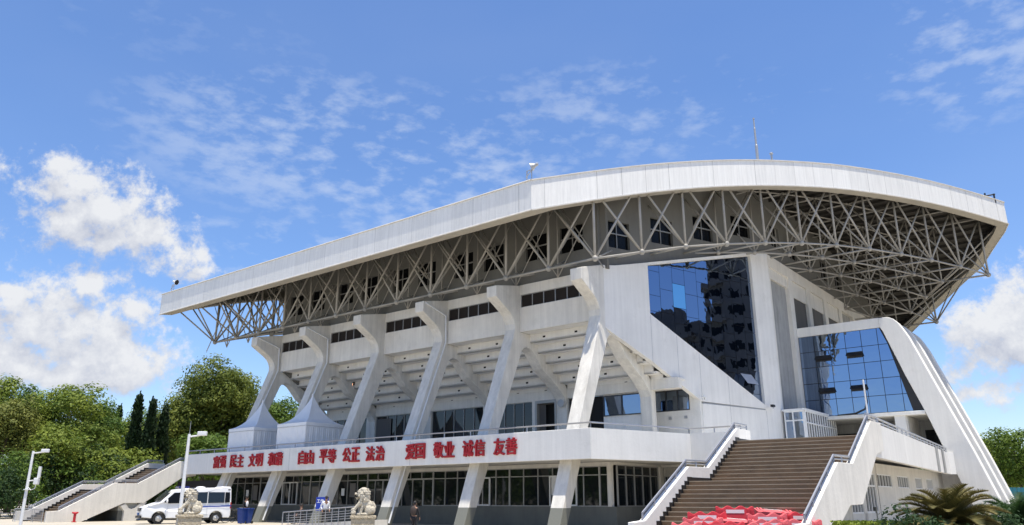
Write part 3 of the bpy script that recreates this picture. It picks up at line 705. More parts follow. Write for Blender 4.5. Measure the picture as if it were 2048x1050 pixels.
window(HALL, lambda u, w, z: (10.68 + w, u, z), 7.8, 9.9, 1.05, 2.98, 4, rows=(2.35,), frame=WPOLE, bar=0.09)

# end annex: glass block and its sweeping fins
GD = 25.24
fin = [(-9.1, 14.25), (-9.3, 14.22), (-9.6, 14.05), (-9.86, 13.75), (-10.12, 13.25), (-10.4, 12.66), (-13.19, 4.8), (-14.75, 0.0), (-13.05, 0.0), (-11.53, 4.87), (-10.7, 7.55), (-9.83, 9.99), (-8.79, 13.26), (-8.6, 13.62), (-8.6, 14.25)]
for k in range(3):
    MB().prism(fin, lambda s, z, d: P(s, d, z), GD - 0.05 + 3.2 * k, GD + 0.85 + 3.2 * k).build('column', WALLW, HALL, bevel=0.04)
inf = [(-8.6, 13.75), (-9.1, 13.7), (-9.5, 13.4), (-9.85, 12.8), (-12.6, 5.2), (-14.1, 1.0), (-13.8, 1.0), (-12.3, 5.2), (-9.6, 12.7), (-9.3, 13.1), (-8.6, 13.3)]
MB().prism(inf, lambda s, z, d: P(s, d, z), GD + 0.85, GD + 6.6).build('curved_wall', GREYW, HALL)
g = [(-2.72, 7.55), (-10.7, 7.55), (-9.83, 9.99), (-8.79, 13.26), (-8.72, 13.55), (-2.72, 13.62)]
MB().box(2.71, 8.62, GD + 0.02, GD + 0.8, 13.58, 14.28).build('beam', WALLW, HALL, bevel=0.02)
MB().box(2.71, 10.72, GD - 0.02, GD + 0.8, 7.28, 7.53).build('beam', WALLW, HALL, bevel=0.02)
reg2 = [(2.74, 7.56), (10.66, 7.56), (9.8, 9.99), (8.8, 13.1), (8.7, 13.57), (2.74, 13.57)]
fr = MB().prism(reg2, lambda x, z, d: (x, d, z), GD + 0.16, GD + 0.2).build('window', BLACKP, HALL)
pn = MB(); x = 2.74; xs = [2.74, 3.86, 4.98, 6.10, 7.22, 8.34, 9.46, 10.7]; zs = [7.56, 8.76, 9.98, 11.18, 12.36, 13.57]
for a, b in zip(xs, xs[1:]):
    for c, d in zip(zs, zs[1:]):
        q = clip_poly([(a + 0.02, c + 0.02), (b - 0.02, c + 0.02), (b - 0.02, d - 0.02), (a + 0.02, d - 0.02)], reg2)
        tl = (rnd.uniform(-0.006, 0.006), rnd.uniform(-0.006, 0.006))
        if len(q) >= 3: pn.add([(px, GD + 0.12 + (px - (a + b) / 2) * tl[0] + (pz - (c + d) / 2) * tl[1], pz) for px, pz in q], [tuple(range(len(q)))])
pn.build('pane', BLUEGL3, fr, off=HALL['_o'])
for (a, b, z) in ((3.88, 4.96, 12.0), (6.12, 7.2, 12.02), (3.88, 4.96, 9.6), (6.12, 7.2, 9.62)):
    v = MB().box(a, b, GD + 0.02, GD + 0.1, z - 0.42, z); v.add([(a, GD + 0.02, z), (b, GD + 0.02, z), (b, GD - 0.32, z - 0.30), (a, GD - 0.32, z - 0.30)], [(0, 1, 2, 3)])
    v.build('vent_window', BLACKP, fr, off=HALL['_o'], fix=False)
MB().path([(7.0, GD - 0.02, 9.3), (7.05, GD - 0.03, 8.4), (6.9, GD - 0.03, 7.9), (6.2, GD - 0.05, 7.62), (5.0, GD - 0.05, 7.56)], 0.04).build('cable', BLACKP, HALL)
MB().box(8.72, 9.42, GD + 0.1, GD + 0.8, 4.1, 7.3).build('pier', WALLW, HALL)
MB().box(2.8, 11.0, GD + 5, GD + 5.1, 4.1, 7.3).build('back_wall', GREYW, HALL)
MB().box(2.8, 10.6, GD + 0.8, GD + 5.0, 7.3, 7.4).build('ceiling', CREAM, HALL)
MB().box(9.6, 10.9, GD + 4.9, GD + 4.98, 4.1, 6.6).build('door', BLACKG, HALL); MB().box(3.2, 7.0, GD + 4.9, GD + 4.98, 4.1, 6.6).build('door', BLACKG, HALL)
MB().box(9.42, 9.5, GD + 0.3, GD + 3.6, 4.15, 7.28).build('wall', CREAM, HALL)
# glazed vestibule at the foot of the tower
vf = lambda u, w, z: P(u, 20.3 - w, z)
window(HALL, vf, -4.2, -2.85, 4.15, 7.55, [-4.2, -3.45, -2.85], rows=(6.9,), glass=TINT, frame=WPOLE, bar=0.09)
window(HALL, lambda u, w, z: (4.2 + w, u, z), 20.3, 27.0, 4.15, 7.55, 13, rows=(6.75,), glass=DARKG, frame=WPOLE, bar=0.09)
MB().box(2.75, 4.34, 20.15, 27.0, 7.55, 7.68).build('canopy', WPOLE, HALL)

# ------------------------------------------------------------------ roof
EDGE = [(-1.0, 2.9), (36.7, -16.8), (44, -13.6), (49, -9.8), (56.5, -3.7), (58.0, -2.2)]   # right edge: (d, s)
def edge_s(d): return interp(d, [e[0] for e in EDGE], [e[1] for e in EDGE])
SL = 44.3
ds = [-1.0 + i * 1.5 for i in range(40)]; ds = [d for d in ds if d < 58] + [58.0]
if True:
    vs = []; fs = []; n = len(ds)
    for z_off in (0.0, -0.55):
        for d in ds: vs += [P(SL, d, zt(d) + z_off - (0.02 if z_off == 0 else 0)), P(edge_s(d), d, zt(d) + z_off - (0.02 if z_off == 0 else 0))]
    for i in range(n - 1):
        fs.append((2 * i, 2 * i + 1, 2 * i + 3, 2 * i + 2))
    fo = [tuple(k + 2 * n for k in f) for f in fs]
    MB().add(vs[:2 * n], fs).build('roof', mat('roof_sheet', (0.5, 0.5, 0.48), 0.6, var=0.1), HALL, smooth=True)
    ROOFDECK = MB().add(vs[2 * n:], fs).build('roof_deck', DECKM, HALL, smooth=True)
pm = MB()
for i in range(47):
    d = -0.2 + i * 1.22
    if d > 57: break
    s0 = edge_s(d) + 0.5; z = zt(d) - 0.56; pm.box(-SL + 0.4, -s0, d - 0.05, d + 0.05, z - 0.22, z)
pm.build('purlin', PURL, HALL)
# fascia all round: sheet, soffit lip, cap
per = []
for d in ds: per.append((edge_s(d), d))
per = [(SL, -1.0)] + [(SL - (SL - 2.9) * i / 12, -1.0) for i in range(1, 12)] + per + [(SL - i * 0, 58.0) for i in ()]
back = [(SL, 58.0)] + [(SL, d) for d in reversed(ds[1:-1])]
loop = per + back; nL = len(loop)
out = []
for i in range(nL):                       # inward normals in plan
    a = Vector(loop[i - 1]); b = Vector(loop[i]); c = Vector(loop[(i + 1) % nL])
    e1_ = (b - a).normalized(); e2_ = (c - b).normalized()
    n1 = Vector((e1_.y, -e1_.x)); n2 = Vector((e2_.y, -e2_.x)); nn = (n1 + n2); nn = nn / max(0.3, nn.dot(n1)) if nn.length > 0.05 else n1
    out.append(nn)
cen = Vector((18, 28)); 
if out[5].dot(cen - Vector(loop[5])) < 0: out = [-o for o in out]
FH = 1.78; vs = []; uvs = []; arc = 0
for i in range(nL + 1):
    j = i % nL; s, d = loop[j]; z = zt(d)
    if i: arc += (Vector(loop[j]) - Vector(loop[i - 1])).length
    nx, nd = out[j]
    pts = [(s, d, z + 0.06), (s, d, z - FH), (s + nx * 0.75, d + nd * 0.75, z - FH - 0.02), (s + nx * 0.75, d + nd * 0.75, z - FH + 0.2), (s + nx * 0.1, d + nd * 0.1, z - FH + 0.2), (s + nx * 0.1, d + nd * 0.1, z - 0.1), (s + nx * 0.3, d + nd * 0.3, z + 0.06)]
    vs += [P(*p) for p in pts]; uvs += [(arc, q) for q in (1.84, 0, -0.75, -0.95, -1.4, -3, 2.1)]
K = 7; fsh = []; fso = []; fin_ = []
for i in range(nL):
    o = i * K
    fsh += [(o, o + 1, o + 1 + K, o + K), (o, o + K, o + 6 + K, o + 6)]
    fso += [(o + 1, o + 2, o + 2 + K, o + 1 + K), (o + 2, o + 3, o + 3 + K, o + 2 + K), (o + 3, o + 4, o + 4 + K, o + 3 + K), (o + 4, o + 5, o + 5 + K, o + 4 + K)]
FA = MB().add(vs, fsh).build('fascia', FASC, HALL, uvs=uvs)
MB().add(vs, fso).build('fascia_soffit', mat('fascia_soffit_paint', (0.42, 0.39, 0.33), 0.7, var=0.15, vscale=0.6), HALL)
# thin cap edge along the top and drip edge at the bottom
cp = MB()
for i in range(nL):
    a = loop[i]; b = loop[(i + 1) % nL]; na = out[i]; nb = out[(i + 1) % nL]
    cp.tube(P(a[0] - na.x * 0.02, a[1] - na.y * 0.02, zt(a[1]) + 0.07), P(b[0] - nb.x * 0.02, b[1] - nb.y * 0.02, zt(b[1]) + 0.07), 0.05, 5, caps=False)
    cp.tube(P(a[0] - na.x * 0.02, a[1] - na.y * 0.02, zt(a[1]) - FH), P(b[0] - nb.x * 0.02, b[1] - nb.y * 0.02, zt(b[1]) - FH), 0.05, 5, caps=False)
cp.build('fascia_trim', mat('trim_metal', (0.62, 0.60, 0.56), 0.5, var=0.2, vscale=2), HALL)

# space frame: bottom and top chords, posts and diagonals on the skewed grid
DI, DS_, J = 3.04, 1.45, 3.35
def inside_hall(s, d, t=1.2):
    lim = TS(d) if d < 20.46 else ES
    return d > 4.75 + t and lim + t < s < 33.4 - t
def in_roof(s, d): return edge_s(d) + (0.3 if d < 35 else 1.2 if d < 38 else 3.4) <= s <= SL - 1.5 and d < 56.8
sf = MB(); nd_ = sf; nodes = {}
for i in range(19):
    for j in range(-4, 20):
        d = 2.95 + DI * i; s = 1.23 - DS_ * i + J * j
        if j < 0 and i < 11: continue
        if in_roof(s, d): nodes[i, j] = (s, d)
keep = {k for k, (s, d) in nodes.items() if not inside_hall(s, d)}
# a second line of posts just in front of the side wall
bp_ = lambda k: P(nodes[k][0], nodes[k][1], zb(nodes[k][1]))
tp_ = lambda k: P(nodes[k][0], nodes[k][1], zt(nodes[k][1]) - 0.95)
RT = 0.064
for k in keep:
    i, j = k; b = Vector(bp_(k)); t = Vector(tp_(k)); edge = i == 0 or (i, j - 1) not in nodes
    sf.tube(b, t, RT * (1.35 if edge else 1.0), 6); nd_.ball(b, 0.19, 8, 6); nd_.ball(t, 0.14, 8, 5)
    for dk in ((0, 1), (1, 0)):
        q = (i + dk[0], j + dk[1])
        if q in nodes:
            sf.tube(b, bp_(q), RT * 1.12, 6); sf.tube(t, tp_(q), RT, 5)
            onedge = (dk == (0, 1) and i == 0) or (dk == (1, 0) and edge)
            sf.tube(b, tp_(q), RT * (1.2 if onedge else 1.0), 5)
            if onedge: sf.tube(t, bp_(q), RT * 1.2, 5)
    # outriggers to the eaves
    s, d = nodes[k]
    if i == 0:
        for e in (-J / 2, J / 2):
            x = s + e
            if x > SL - 9 and x < SL - 0.5: sf.tube(b, P(x, -0.35, zt(-0.35) - 1.35), RT, 5)
        sf.tube(b, P(s, 4.9, 16.2), RT * 0.8, 5); pass
        if j: sf.tube(P(s + 0.25, 4.3, 15.0), P(s + 0.25, 4.3, zt(4.3) - 1.0), RT * 0.8, 5)
        sf.tube(P(s + 0.25, 4.3, 15.0), P(s + 0.25 + J, 4.3, zt(4.3) - 1.0), RT * 0.6, 5)
        sf.tube(P(s + 0.25 + J, 4.3, 15.0), P(s + 0.25, 4.3, zt(4.3) - 1.0), RT * 0.6, 5)
    if (i, j - 1) not in nodes and i > 11:
        for e in (-DI / 2, DI / 2):
            dd = min(57, d + e); sf.tube(b, P(edge_s(dd) + 0.5, dd, zt(dd) - 1.3), RT, 5)
    if s > SL - 5 and (i, j + 1) not in nodes:
        for e in (-DI / 2, DI / 2):
            dd = max(-0.5, d + e); sf.tube(b, P(SL - 0.5, dd, zt(dd) - 1.3), RT, 5)
sf.build('space_frame', PIPE, HALL, smooth=True)
# ------------------------------------------------------------------ terrace with its slogan
TER = root('terrace', 18, 5, 0.2, 'white raised terrace along the hall with red Chinese lettering on its parapet', 'terrace')
m = MB(); m.box(-38.9, 0, 0.0, 0.22, 3.66, 5.2); m.build('parapet', WALLW, TER, bevel=0.02)
c1 = Vector((0, 0)); c2 = Vector((2.3, 6.6)); cd = (c2 - c1).normalized(); cn = Vector((-cd.y, cd.x))
def wallseg(m, a, b, t, z0, z1):
    a = Vector(a); b = Vector(b); d = (b - a).normalized(); n = Vector((-d.y, d.x)) * t
    m.prism([(a.x, a.y), (b.x, b.y), (b.x + n.x, b.y + n.y), (a.x + n.x, a.y + n.y)], lambda x, y, z: (x, y, z), z0, z1)
m = MB(); wallseg(m, (0.004, 0.02), (2.3, 6.6), 0.22, 3.662, 5.198); m.build('parapet', WALLW, TER)
m = MB(); wallseg(m, (2.3, 6.62), (5.2, 6.62), 0.22, 3.664, 5.196); m.build('parapet', WALLW, TER)
m = MB(); wallseg(m, (13.49, -0.45), (11.72, 25.18), 0.25, 3.3, 4.68); m.build('parapet', WALLW, TER)
m = MB(); wallseg(m, (11.9, 21.0), (11.62, 21.0), 0.05, 3.4, 4.6); 
MB().prism([(38.9 * -1, 0.2), (-0.05, 0.2), (2.2, 6.7), (7.7, 6.7), (7.7, -0.2), (13.3, -0.2), (11.6, 25.18), (2.75, 25.18), (2.75, 20.3), (-0.5, 12.4), (-1, 10.2), (-38.9, 10.2)], lambda x, y, z: (x, y, z), 3.72, 4.15).build('slab', CREAM, TER)
m = MB(); m.box(-39.1, -38.9, 0.0, 10.2, 3.7, 4.2); m.build('slab_edge', CREAM, TER)
m = MB(); wallseg(m, (11.74, 24.9), (12.02, 25.14), 0.25, 3.302, 4.678); m.build('parapet', WALLW, TER)
for d in (18.6, 21.4):
    x = 13.49 + (11.72 - 13.49) * (d + 0.45) / 25.63; MB().box(x - 0.02, x + 0.07, d, d + 0.45, 3.29, 4.70).build('pilaster', GREYW, TER)
for s in (25.0, 13.0): MB().box(-s - 0.012, -s + 0.012, -0.004, 0.05, 3.68, 5.15).build('joint', GREYP, TER)
# handrails
def rail(parent, pts, h=0.3, r=0.045, post=2.0, mid=False, name='handrail'):
    m = MB(); up = [Vector(p) + Vector((0, 0, h)) for p in pts]; m.path(up, r)
    if mid: m.path([Vector(p) + Vector((0, 0, h * 0.5)) for p in pts], r * 0.6)
    for a, b in zip(pts, pts[1:]):
        a = Vector(a); b = Vector(b); n = max(1, round((b - a).length / post))
        for i in range(n + 1):
            p = a.lerp(b, i / n); m.tube(p, p + Vector((0, 0, h)), r * 0.75, 6)
    return m.build(name, RAILM, parent, smooth=False)
rail(TER, [(-38.9, 0.11, 5.2), (-0.05, 0.11, 5.2), (2.2, 6.68, 5.2), (5.2, 6.72, 5.2)], 0.28)
rail(TER, [(13.36, -0.4, 4.68), (11.62, 25.1, 4.68)], 0.3, post=1.2, mid=True)
MB().box(10.2, 10.3, 24.0, 24.05, 4.2, 5.0)
CH = [('富强', 34.53, 32.73), ('民主', 32.27, 30.42), ('文明', 29.85, 28.03), ('和谐', 27.42, 25.69), ('自由', 23.92, 22.16), ('平等', 21.63, 19.85), ('公正', 19.24, 17.51), ('法治', 16.99, 15.16),
      ('爱国', 13.34, 11.67), ('敬业', 11.01, 9.28), ('诚信', 8.7, 6.96), ('友善', 6.38, 4.68)]


def text_mesh(txt, size, ext, offs):
    cu = bpy.data.curves.new('lettering', 'FONT'); cu.body = txt; cu.size = size; cu.extrude = ext; cu.offset = offs; cu.align_x = 'CENTER'; cu.align_y = 'CENTER'
    cu.fill_mode = 'BOTH'
    ob = bpy.data.objects.new('lettering', cu); C.objects.link(ob); bpy.context.view_layer.update()
    me = bpy.data.meshes.new_from_object(ob.evaluated_get(bpy.context.evaluated_depsgraph_get())); bpy.data.objects.remove(ob); bpy.data.curves.remove(cu); return me


def place_text(txt, size, ext, offs, mtl, parent, M, name='character', fit=None):
    me = text_mesh(txt, size, ext, offs)
    if fit and len(me.vertices):
        xs = [v.co.x for v in me.vertices]; ys = [v.co.y for v in me.vertices]
        sx = fit[0] / (max(xs) - min(xs)); sy = fit[1] / (max(ys) - min(ys)); cx = (max(xs) + min(xs)) / 2; cy = (max(ys) + min(ys)) / 2
        for v in me.vertices: v.co.x = (v.co.x - cx) * sx; v.co.y = (v.co.y - cy) * sy
    me.transform(M); me.name = name; me.materials.clear(); me.materials.append(mtl)
    ob = bpy.data.objects.new(name, me); C.objects.link(ob)
    if parent is not None: ob.parent = parent
    return ob


to = TER['_o']
for t, a, b in CH:
    for i, ch in enumerate(t):
        s = a + (b - a) * (0.25 + 0.5 * i)
        M = Matrix.Translation((-s - to[0], -0.05 - to[1], 4.49 - to[2])) @ Matrix.Rotation(radians(90), 4, 'X')
        me0 = text_mesh(ch, 1.0, 0.045, 0.0); xs = [v.co.x for v in me0.vertices]; ys = [v.co.y for v in me0.vertices]
        sx = 0.76 / (max(xs) - min(xs)); sy = 0.88 / (max(ys) - min(ys)); cx = (max(xs) + min(xs)) / 2; cy = (max(ys) + min(ys)) / 2; mm = MB()
        fcs = [tuple(q.vertices) for q in me0.polygons]
        for n_, (dx, dy) in enumerate(((0, 0), (0.026, 0), (-0.026, 0), (0, 0.02), (0, -0.02), (0.02, 0.016), (-0.02, 0.016), (0.02, -0.016), (-0.02, -0.016))):
            mm.add([M @ Vector(((v.co.x - cx) * sx + dx, (v.co.y - cy) * sy + dy, v.co.z + n_ * 0.0022)) for v in me0.vertices], fcs)
        mm.build('character', RED, TER, off=(0, 0, 0), fix=False); bpy.data.meshes.remove(me0)

# ------------------------------------------------------------------ the two outside staircases (same design)
def staircase(name, x0, x1, label):
    """x0: left wall, x1: right wall (local x), running along d"""
    R = root(name, -(x0 + x1) / 2, -4.5, 0.1, label, 'staircase')
    top = [(1.2, 4.7), (-0.28, 4.7), (-3.5, 2.92), (-5.3, 2.9), (-8.9, 0.97), (-9.7, 0.92), (-9.7, -0.1)]
    inner_bot = [(-7.5, -0.1), (-7.4, 0.15), (-4.4, 1.47), (-2.83, 1.5), (0.0, 3.4), (1.2, 3.6)]
    st = MB(); no = MB(); sk = MB()
    xa, xb = x0 + 0.25, x1 - 0.25
    def flight(d0, z0, d1, z1, n):
        for i in range(n):
            da = d0 + (d1 - d0) * i / n; db = d0 + (d1 - d0) * (i + 1) / n; z = z0 + (z1 - z0) * (i + 1) / n; zp = z0 + (z1 - z0) * i / n
            st.prism([(da, zp - 0.35), (db + 0.02, zp - 0.2), (db + 0.02, z - 0.02), (da, z - 0.02)], lambda d, zz, x: (x, d, zz), xa, xb)
            no.box(xa + 0.001, xb - 0.001, da - 0.008, da + 0.05, z - 0.03, z + 0.004)
            sk.box(xa, xa + 0.02, da - 0.10, db + 0.02, zp - 0.05, z + 0.16)
    flight(-9.1, 0.0, -5.15, 2.35, 15); flight(-3.35, 2.35, -0.2, 4.15, 11)
    st.box(xa, xb, -5.15, -3.3, 2.1, 2.345); st.box(xa, xb, -0.2, 1.3, 3.9, 4.148)
    sk.box(xa, xa + 0.02, -5.15, -3.35, 2.3, 2.50); sk.box(xa, xa + 0.02, -0.25, 1.2, 4.1, 4.27)
    so_ = st.build('steps', STEP, R); no.build('nosing', NOSE, so_, off=R['_o']); sk.build('skirting', SKIRT, R)
    for a, b in ((x0, x0 + 0.25), (x1 - 0.25, x1)):
        w = MB().prism(top + inner_bot, lambda d, z, x: (x, d, z), a, b).build('side_wall', W_ if b == x1 else WALLW, R, bevel=0.015)
        c = (a + b) / 2
        rail(R, [(c, 1.1, 4.7), (c, -0.28, 4.7), (c, -3.5, 2.92), (c, -5.3, 2.9), (c, -8.9, 0.97)], 0.24, 0.045, 1.1, mid=True)
    MB().box(x0 + 0.3, x1 - 0.3, -4.6, -3.2, -0.1, 2.1).build('support_pier', two_tone('pier_paint_' + name, (0.42, 0.42, 0.39), (0.12, 0.125, 0.11), 0.95), R)
    return R


GS = staircase('grand_staircase', 7.65, 13.5, 'wide brown stone staircase with white sides rising to the tower entrance')
SS = staircase('side_staircase', -44.4, -38.95, 'cream concrete staircase climbing to the far left end of the terrace')
o = SS['_o']
v = MB(); xx = -41
v.prism([(-4.25, 0.1), (-3.3, 0.1), (-3.1, 0.9), (-2.6, 1.55), (-3.0, 1.55), (-3.45, 1.12), (-3.7, 1.05), (-3.95, 1.12), (-4.2, 1.45), (-4.6, 1.3), (-4.25, 0.9)], lambda d, z, x: (x, d, z), -39.3, -38.98)
v.build('support_fork', CREAM, SS)
for i in range(3):
    g = MB(); x = -43.9 + i * 1.75; y = -9.95
    g.tube((x, y, 0.15), (x, y, 1.1), 0.025); g.tube((x + 1.5, y, 0.15), (x + 1.5, y, 1.1), 0.025); g.tube((x, y, 1.1), (x + 1.5, y, 1.1), 0.025); g.tube((x, y, 0.35), (x + 1.5, y, 0.35), 0.02)
    for k in range(1, 9): g.tube((x + 1.5 * k / 9, y, 0.35), (x + 1.5 * k / 9, y, 1.1), 0.012, 5)
    r = root('crowd_barrier', -(x + 0.75), y, 0.2, ['grey metal crowd barrier at the far left of the side staircase foot', 'grey metal crowd barrier in the middle of the side staircase foot', 'grey metal crowd barrier nearest the red post at the side staircase foot'][i], 'crowd barrier', 'crowd barriers across the side staircase')
    fr = MB(); bars = MB()
    n_end = 12 * 4
    g.build('barrier_frame', GREYP, r)

# ------------------------------------------------------------------ pagoda tents on the terrace
def tent(s0, s1, d0, d1, ze, za, label):
    r = root('pagoda_tent', (s0 + s1) / 2, (d0 + d1) / 2, 4.15, label, 'tent', 'white pagoda tents on the terrace')
    xa, xb = -s1, -s0; cx, cy = (xa + xb) / 2, (d0 + d1) / 2; hx, hy = (xb - xa) / 2, (d1 - d0) / 2
    rings = []; N = 10
    for i in range(N + 1):
        t = i / N; k = 1 - t; prof_ = k ** 1.0; z = ze + (za - ze) * (0.22 * t + 0.78 * t ** 2.3)
        ring = []
        for e in range(4):
            for q in range(6):
                f = q / 6 * 2 - 1; x, y = [(f, -1), (1, f), (-f, 1), (-1, -f)][e]
                sag = 0.08 * (1 - f * f) * 4 * t * (1 - t)
                ring.append((cx + x * hx * max(prof_, 0.012) * (1 - sag), cy + y * hy * max(prof_, 0.012) * (1 - sag), z))
        rings.append(ring)
    n = 24; vs = [p for rg in rings for p in rg]
    MB().add(vs, [(j * n + i, j * n + (i + 1) % n, (j + 1) * n + (i + 1) % n, (j + 1) * n + i) for j in range(N) for i in range(n)]).build('roof_canopy', TENT, r, smooth=False)
    w = MB()
    for e in range(4):
        vv = []; K = 60
        for q in range(K + 1):
            f = q / K * 2 - 1; x, y = [(f, -1), (1, f), (-f, 1), (-1, -f)][e]; o_ = 0.03 * sin(q * 1.9) + 0.02 * sin(q * 0.7 + e)
            ox, oy = [(0, -1), (1, 0), (0, 1), (-1, 0)][e]
            vv += [(cx + x * hx * 0.985 + ox * o_, cy + y * hy * 0.985 + oy * o_, 4.17), (cx + x * hx * 0.985 + ox * o_ * 0.6, cy + y * hy * 0.985 + oy * o_ * 0.6, ze - 0.28)]
        w.add(vv, [(2 * i, 2 * i + 2, 2 * i + 3, 2 * i + 1) for i in range(K)])
    w.build('side_curtain', TENT, r, fix=False, smooth=True)
    vl = MB(); vl.box(xa, xb, d0, d0 + 0.02, ze - 0.3, ze); vl.box(xa, xb, d1 - 0.02, d1, ze - 0.3, ze); vl.box(xa, xa + 0.02, d0 + 0.02, d1 - 0.02, ze - 0.3, ze); vl.box(xb - 0.02, xb, d0 + 0.02, d1 - 0.02, ze - 0.3, ze)
    vl.build('valance', TENT, r)
    sc = MB()
    for a, b in (((xa, d0 - 0.006), (xb, d0 - 0.006)), ((xb + 0.006, d0), (xb + 0.006, d1))):
        a = Vector(a); b = Vector(b); k = 28; pts = []
        for i in range(k * 4 + 1):
            p = a.lerp(b, i / (k * 4)); pts.append((p.x, p.y, ze - 0.27 + 0.05 * abs(sin(i * pi / 4))))
        for p, q in zip(pts, pts[1:]): sc.tube(p, q, 0.012, 3, caps=False)
    sc.build('scallop_trim', GREYP, r)
    MB().box(cx - 0.05, cx + 0.05, cy - 0.05, cy + 0.05, za - 0.1, za + 0.12).build('finial', TENT, r)


tent(24.2, 27.6, 0.6, 4.0, 7.0, 9.15, 'nearer and larger white pagoda tent beside the second slanted column')
tent(30.5, 33.9, 0.6, 4.0, 7.0, 9.2, 'farther white pagoda tent at the left end of the terrace')

# ------------------------------------------------------------------ things on the roof
def floodlight(s, d, z, label, rz, mt=None):
    r = root('floodlight', s, d, z, label, 'floodlight'); o = r['_o']
    m = MB(); m.tube((o[0], o[1], z), (o[0], o[1], z + 0.75), 0.035); m.tube((o[0] + 0.35, o[1], z), (o[0] + 0.35, o[1], z + 0.75), 0.03); m.tube((o[0], o[1], z + 0.75), (o[0] + 0.35, o[1], z + 0.75), 0.03); m.tube((o[0], o[1] - 0.1, z + 0.3), (o[0] + 0.4, o[1], z + 0.75), 0.025)
    m.build('bracket', GREYP, r)
    h = MB().lathe([(0.06, 0), (0.13, 0.05), (0.16, 0.3), (0.36, 0.62), (0.37, 0.66)], n=14)
    M = Matrix.Translation((o[0] + 0.5, o[1], z + 0.95)) @ Matrix.Rotation(rz, 4, 'Z') @ Matrix.Rotation(radians(110), 4, 'Y') @ Matrix.Translation((0, 0, -0.3))
    h.xform(M @ Matrix.Scale(0.7, 4)).build('lamp_housing', mt or WPOLE, r)
    MB().lathe([(0.34, 0.665), (0.33, 0.67)], n=14).xform(M @ Matrix.Scale(0.7, 4)).build('lens', BLACKG, r)


floodlight(43.6, -0.55, 19.4, 'floodlight on the far left corner of the roof edge', radians(20))
floodlight(3.5, -0.6, 19.4, 'floodlight pair on the middle roof corner above the fascia bend', radians(200), GREYP)
r = root('lightning_mast', -4.85, 14.5, 23.6, 'tall thin lightning mast standing on the roof', 'mast'); MB().lathe([(0.10, 0), (0.10, 1.4), (0.07, 1.45), (0.07, 2.7), (0.05, 2.75), (0.05, 3.4), (0.07, 3.42), (0.07, 3.5)], c=r['_o'], n=10).build('pole', GREYP, r)
MB().box(r['_o'][0] - 0.2, r['_o'][0] + 0.2, 14.3, 14.7, 23.5, 23.66).build('base_plate', GREYP, r)
r = root('vent_pipe', -5.15, 16.5, 24.0, 'short vent pipe on the roof right of the mast', 'vent pipe'); MB().lathe([(0.07, 0), (0.07, 1.0)], c=r['_o'], n=8).build('pipe', GREYP, r); MB().lathe([(0.13, 1.0), (0.13, 1.08), (0.02, 1.16)], c=r['_o'], n=8).build('cap', GREYP, r)
r = root('roof_bracket', -15.6, 35.6, 24.6, 'small dark steel bracket at the right tip of the roof', 'bracket'); o = r['_o']
m = MB(); m.tube((o[0], o[1], 24.5), (o[0], o[1], 25.5), 0.07); m.tube((o[0] + 0.6, o[1], 24.5), (o[0] + 0.6, o[1], 25.3), 0.07); m.build('post', BLACKP, r); MB().tube((o[0], o[1], 25.25), (o[0] + 0.7, o[1], 25.25), 0.06).build('crossbar', BLACKP, r)
for i, (s, d, z, lb) in enumerate(((27.5, 7.3, 10.6, 'lit wall lamp under the stand behind the larger tent'), (8.75, 3.75, 10.0, 'lit wall lamp beside the second nearest slanted column'))):
    r = root('arcade_lamp', s, d, z, lb, 'lamp', 'lit lamps under the stand'); o = r['_o']
    MB().box(o[0] - 0.26, o[0] + 0.26, o[1] - 0.12, o[1] + 0.16, z, z + 0.26).build('housing', BLACKP, r)
    MB().box(o[0] - 0.2, o[0] + 0.2, o[1] - 0.14, o[1] - 0.122, z - 0.05, z + 0.15).build('lamp_face', LIT, r)
r = root('wall_speaker', 8.45, 9.7, 7.95, 'round grey loudspeaker on the gallery pier behind the nearest column', 'speaker'); o = (r['_o'][0] + 2.2, r['_o'][1], r['_o'][2])
MB().lathe([(0.05, 0), (0.25, 0.12), (0.27, 0.16), (0.18, 0.17)], n=12).xform(Matrix.Translation((o[0] - 2.2, o[1] - 0.02, o[2])) @ Matrix.Rotation(radians(90), 4, 'X')).build('horn', GREYP, r)
MB().box(o[0] - 2.24, o[0] - 2.16, o[1] - 0.02, o[1] + 0.04, o[2] - 0.08, o[2] + 0.08).build('wall_bracket', GREYP, r)
for (x, y, z, lb) in ((-TS(12.5) + 0.3, 12.1, 7.85, 'white security camera on the left end of the triangular wall seam'), (2.65, 18.9, 7.75, 'dark security camera beside the glazed vestibule roof')):
    r = root('security_camera', -x, y, z, lb, 'camera'); MB().box(x - 0.1, x + 0.1, y - 0.3, y + 0.1, z, z + 0.15).build('body', WPOLE if y < 15 else BLACKP, r); MB().tube((x, y, z), (x - 0.15, y + 0.3, z - 0.05), 0.03).build('bracket', GREYP, r)
r = root('antenna', -13.2, 0.6, 4.75, 'thin white antenna clamped to the rail above the right stair wall', 'antenna'); o = r['_o']
MB().lathe([(0.035, 0.3), (0.035, 1.7), (0.01, 1.72)], c=o, n=8).build('rod', WPOLE, r); MB().path([(o[0], o[1], 5.1), (o[0] - 0.05, o[1] - 0.2, 4.95), (o[0], o[1] - 0.3, 4.7), (o[0] + 0.1, o[1] - 0.05, 4.6), (o[0], o[1], 4.8)], 0.025, 5).build('cable', BLACKP, r)
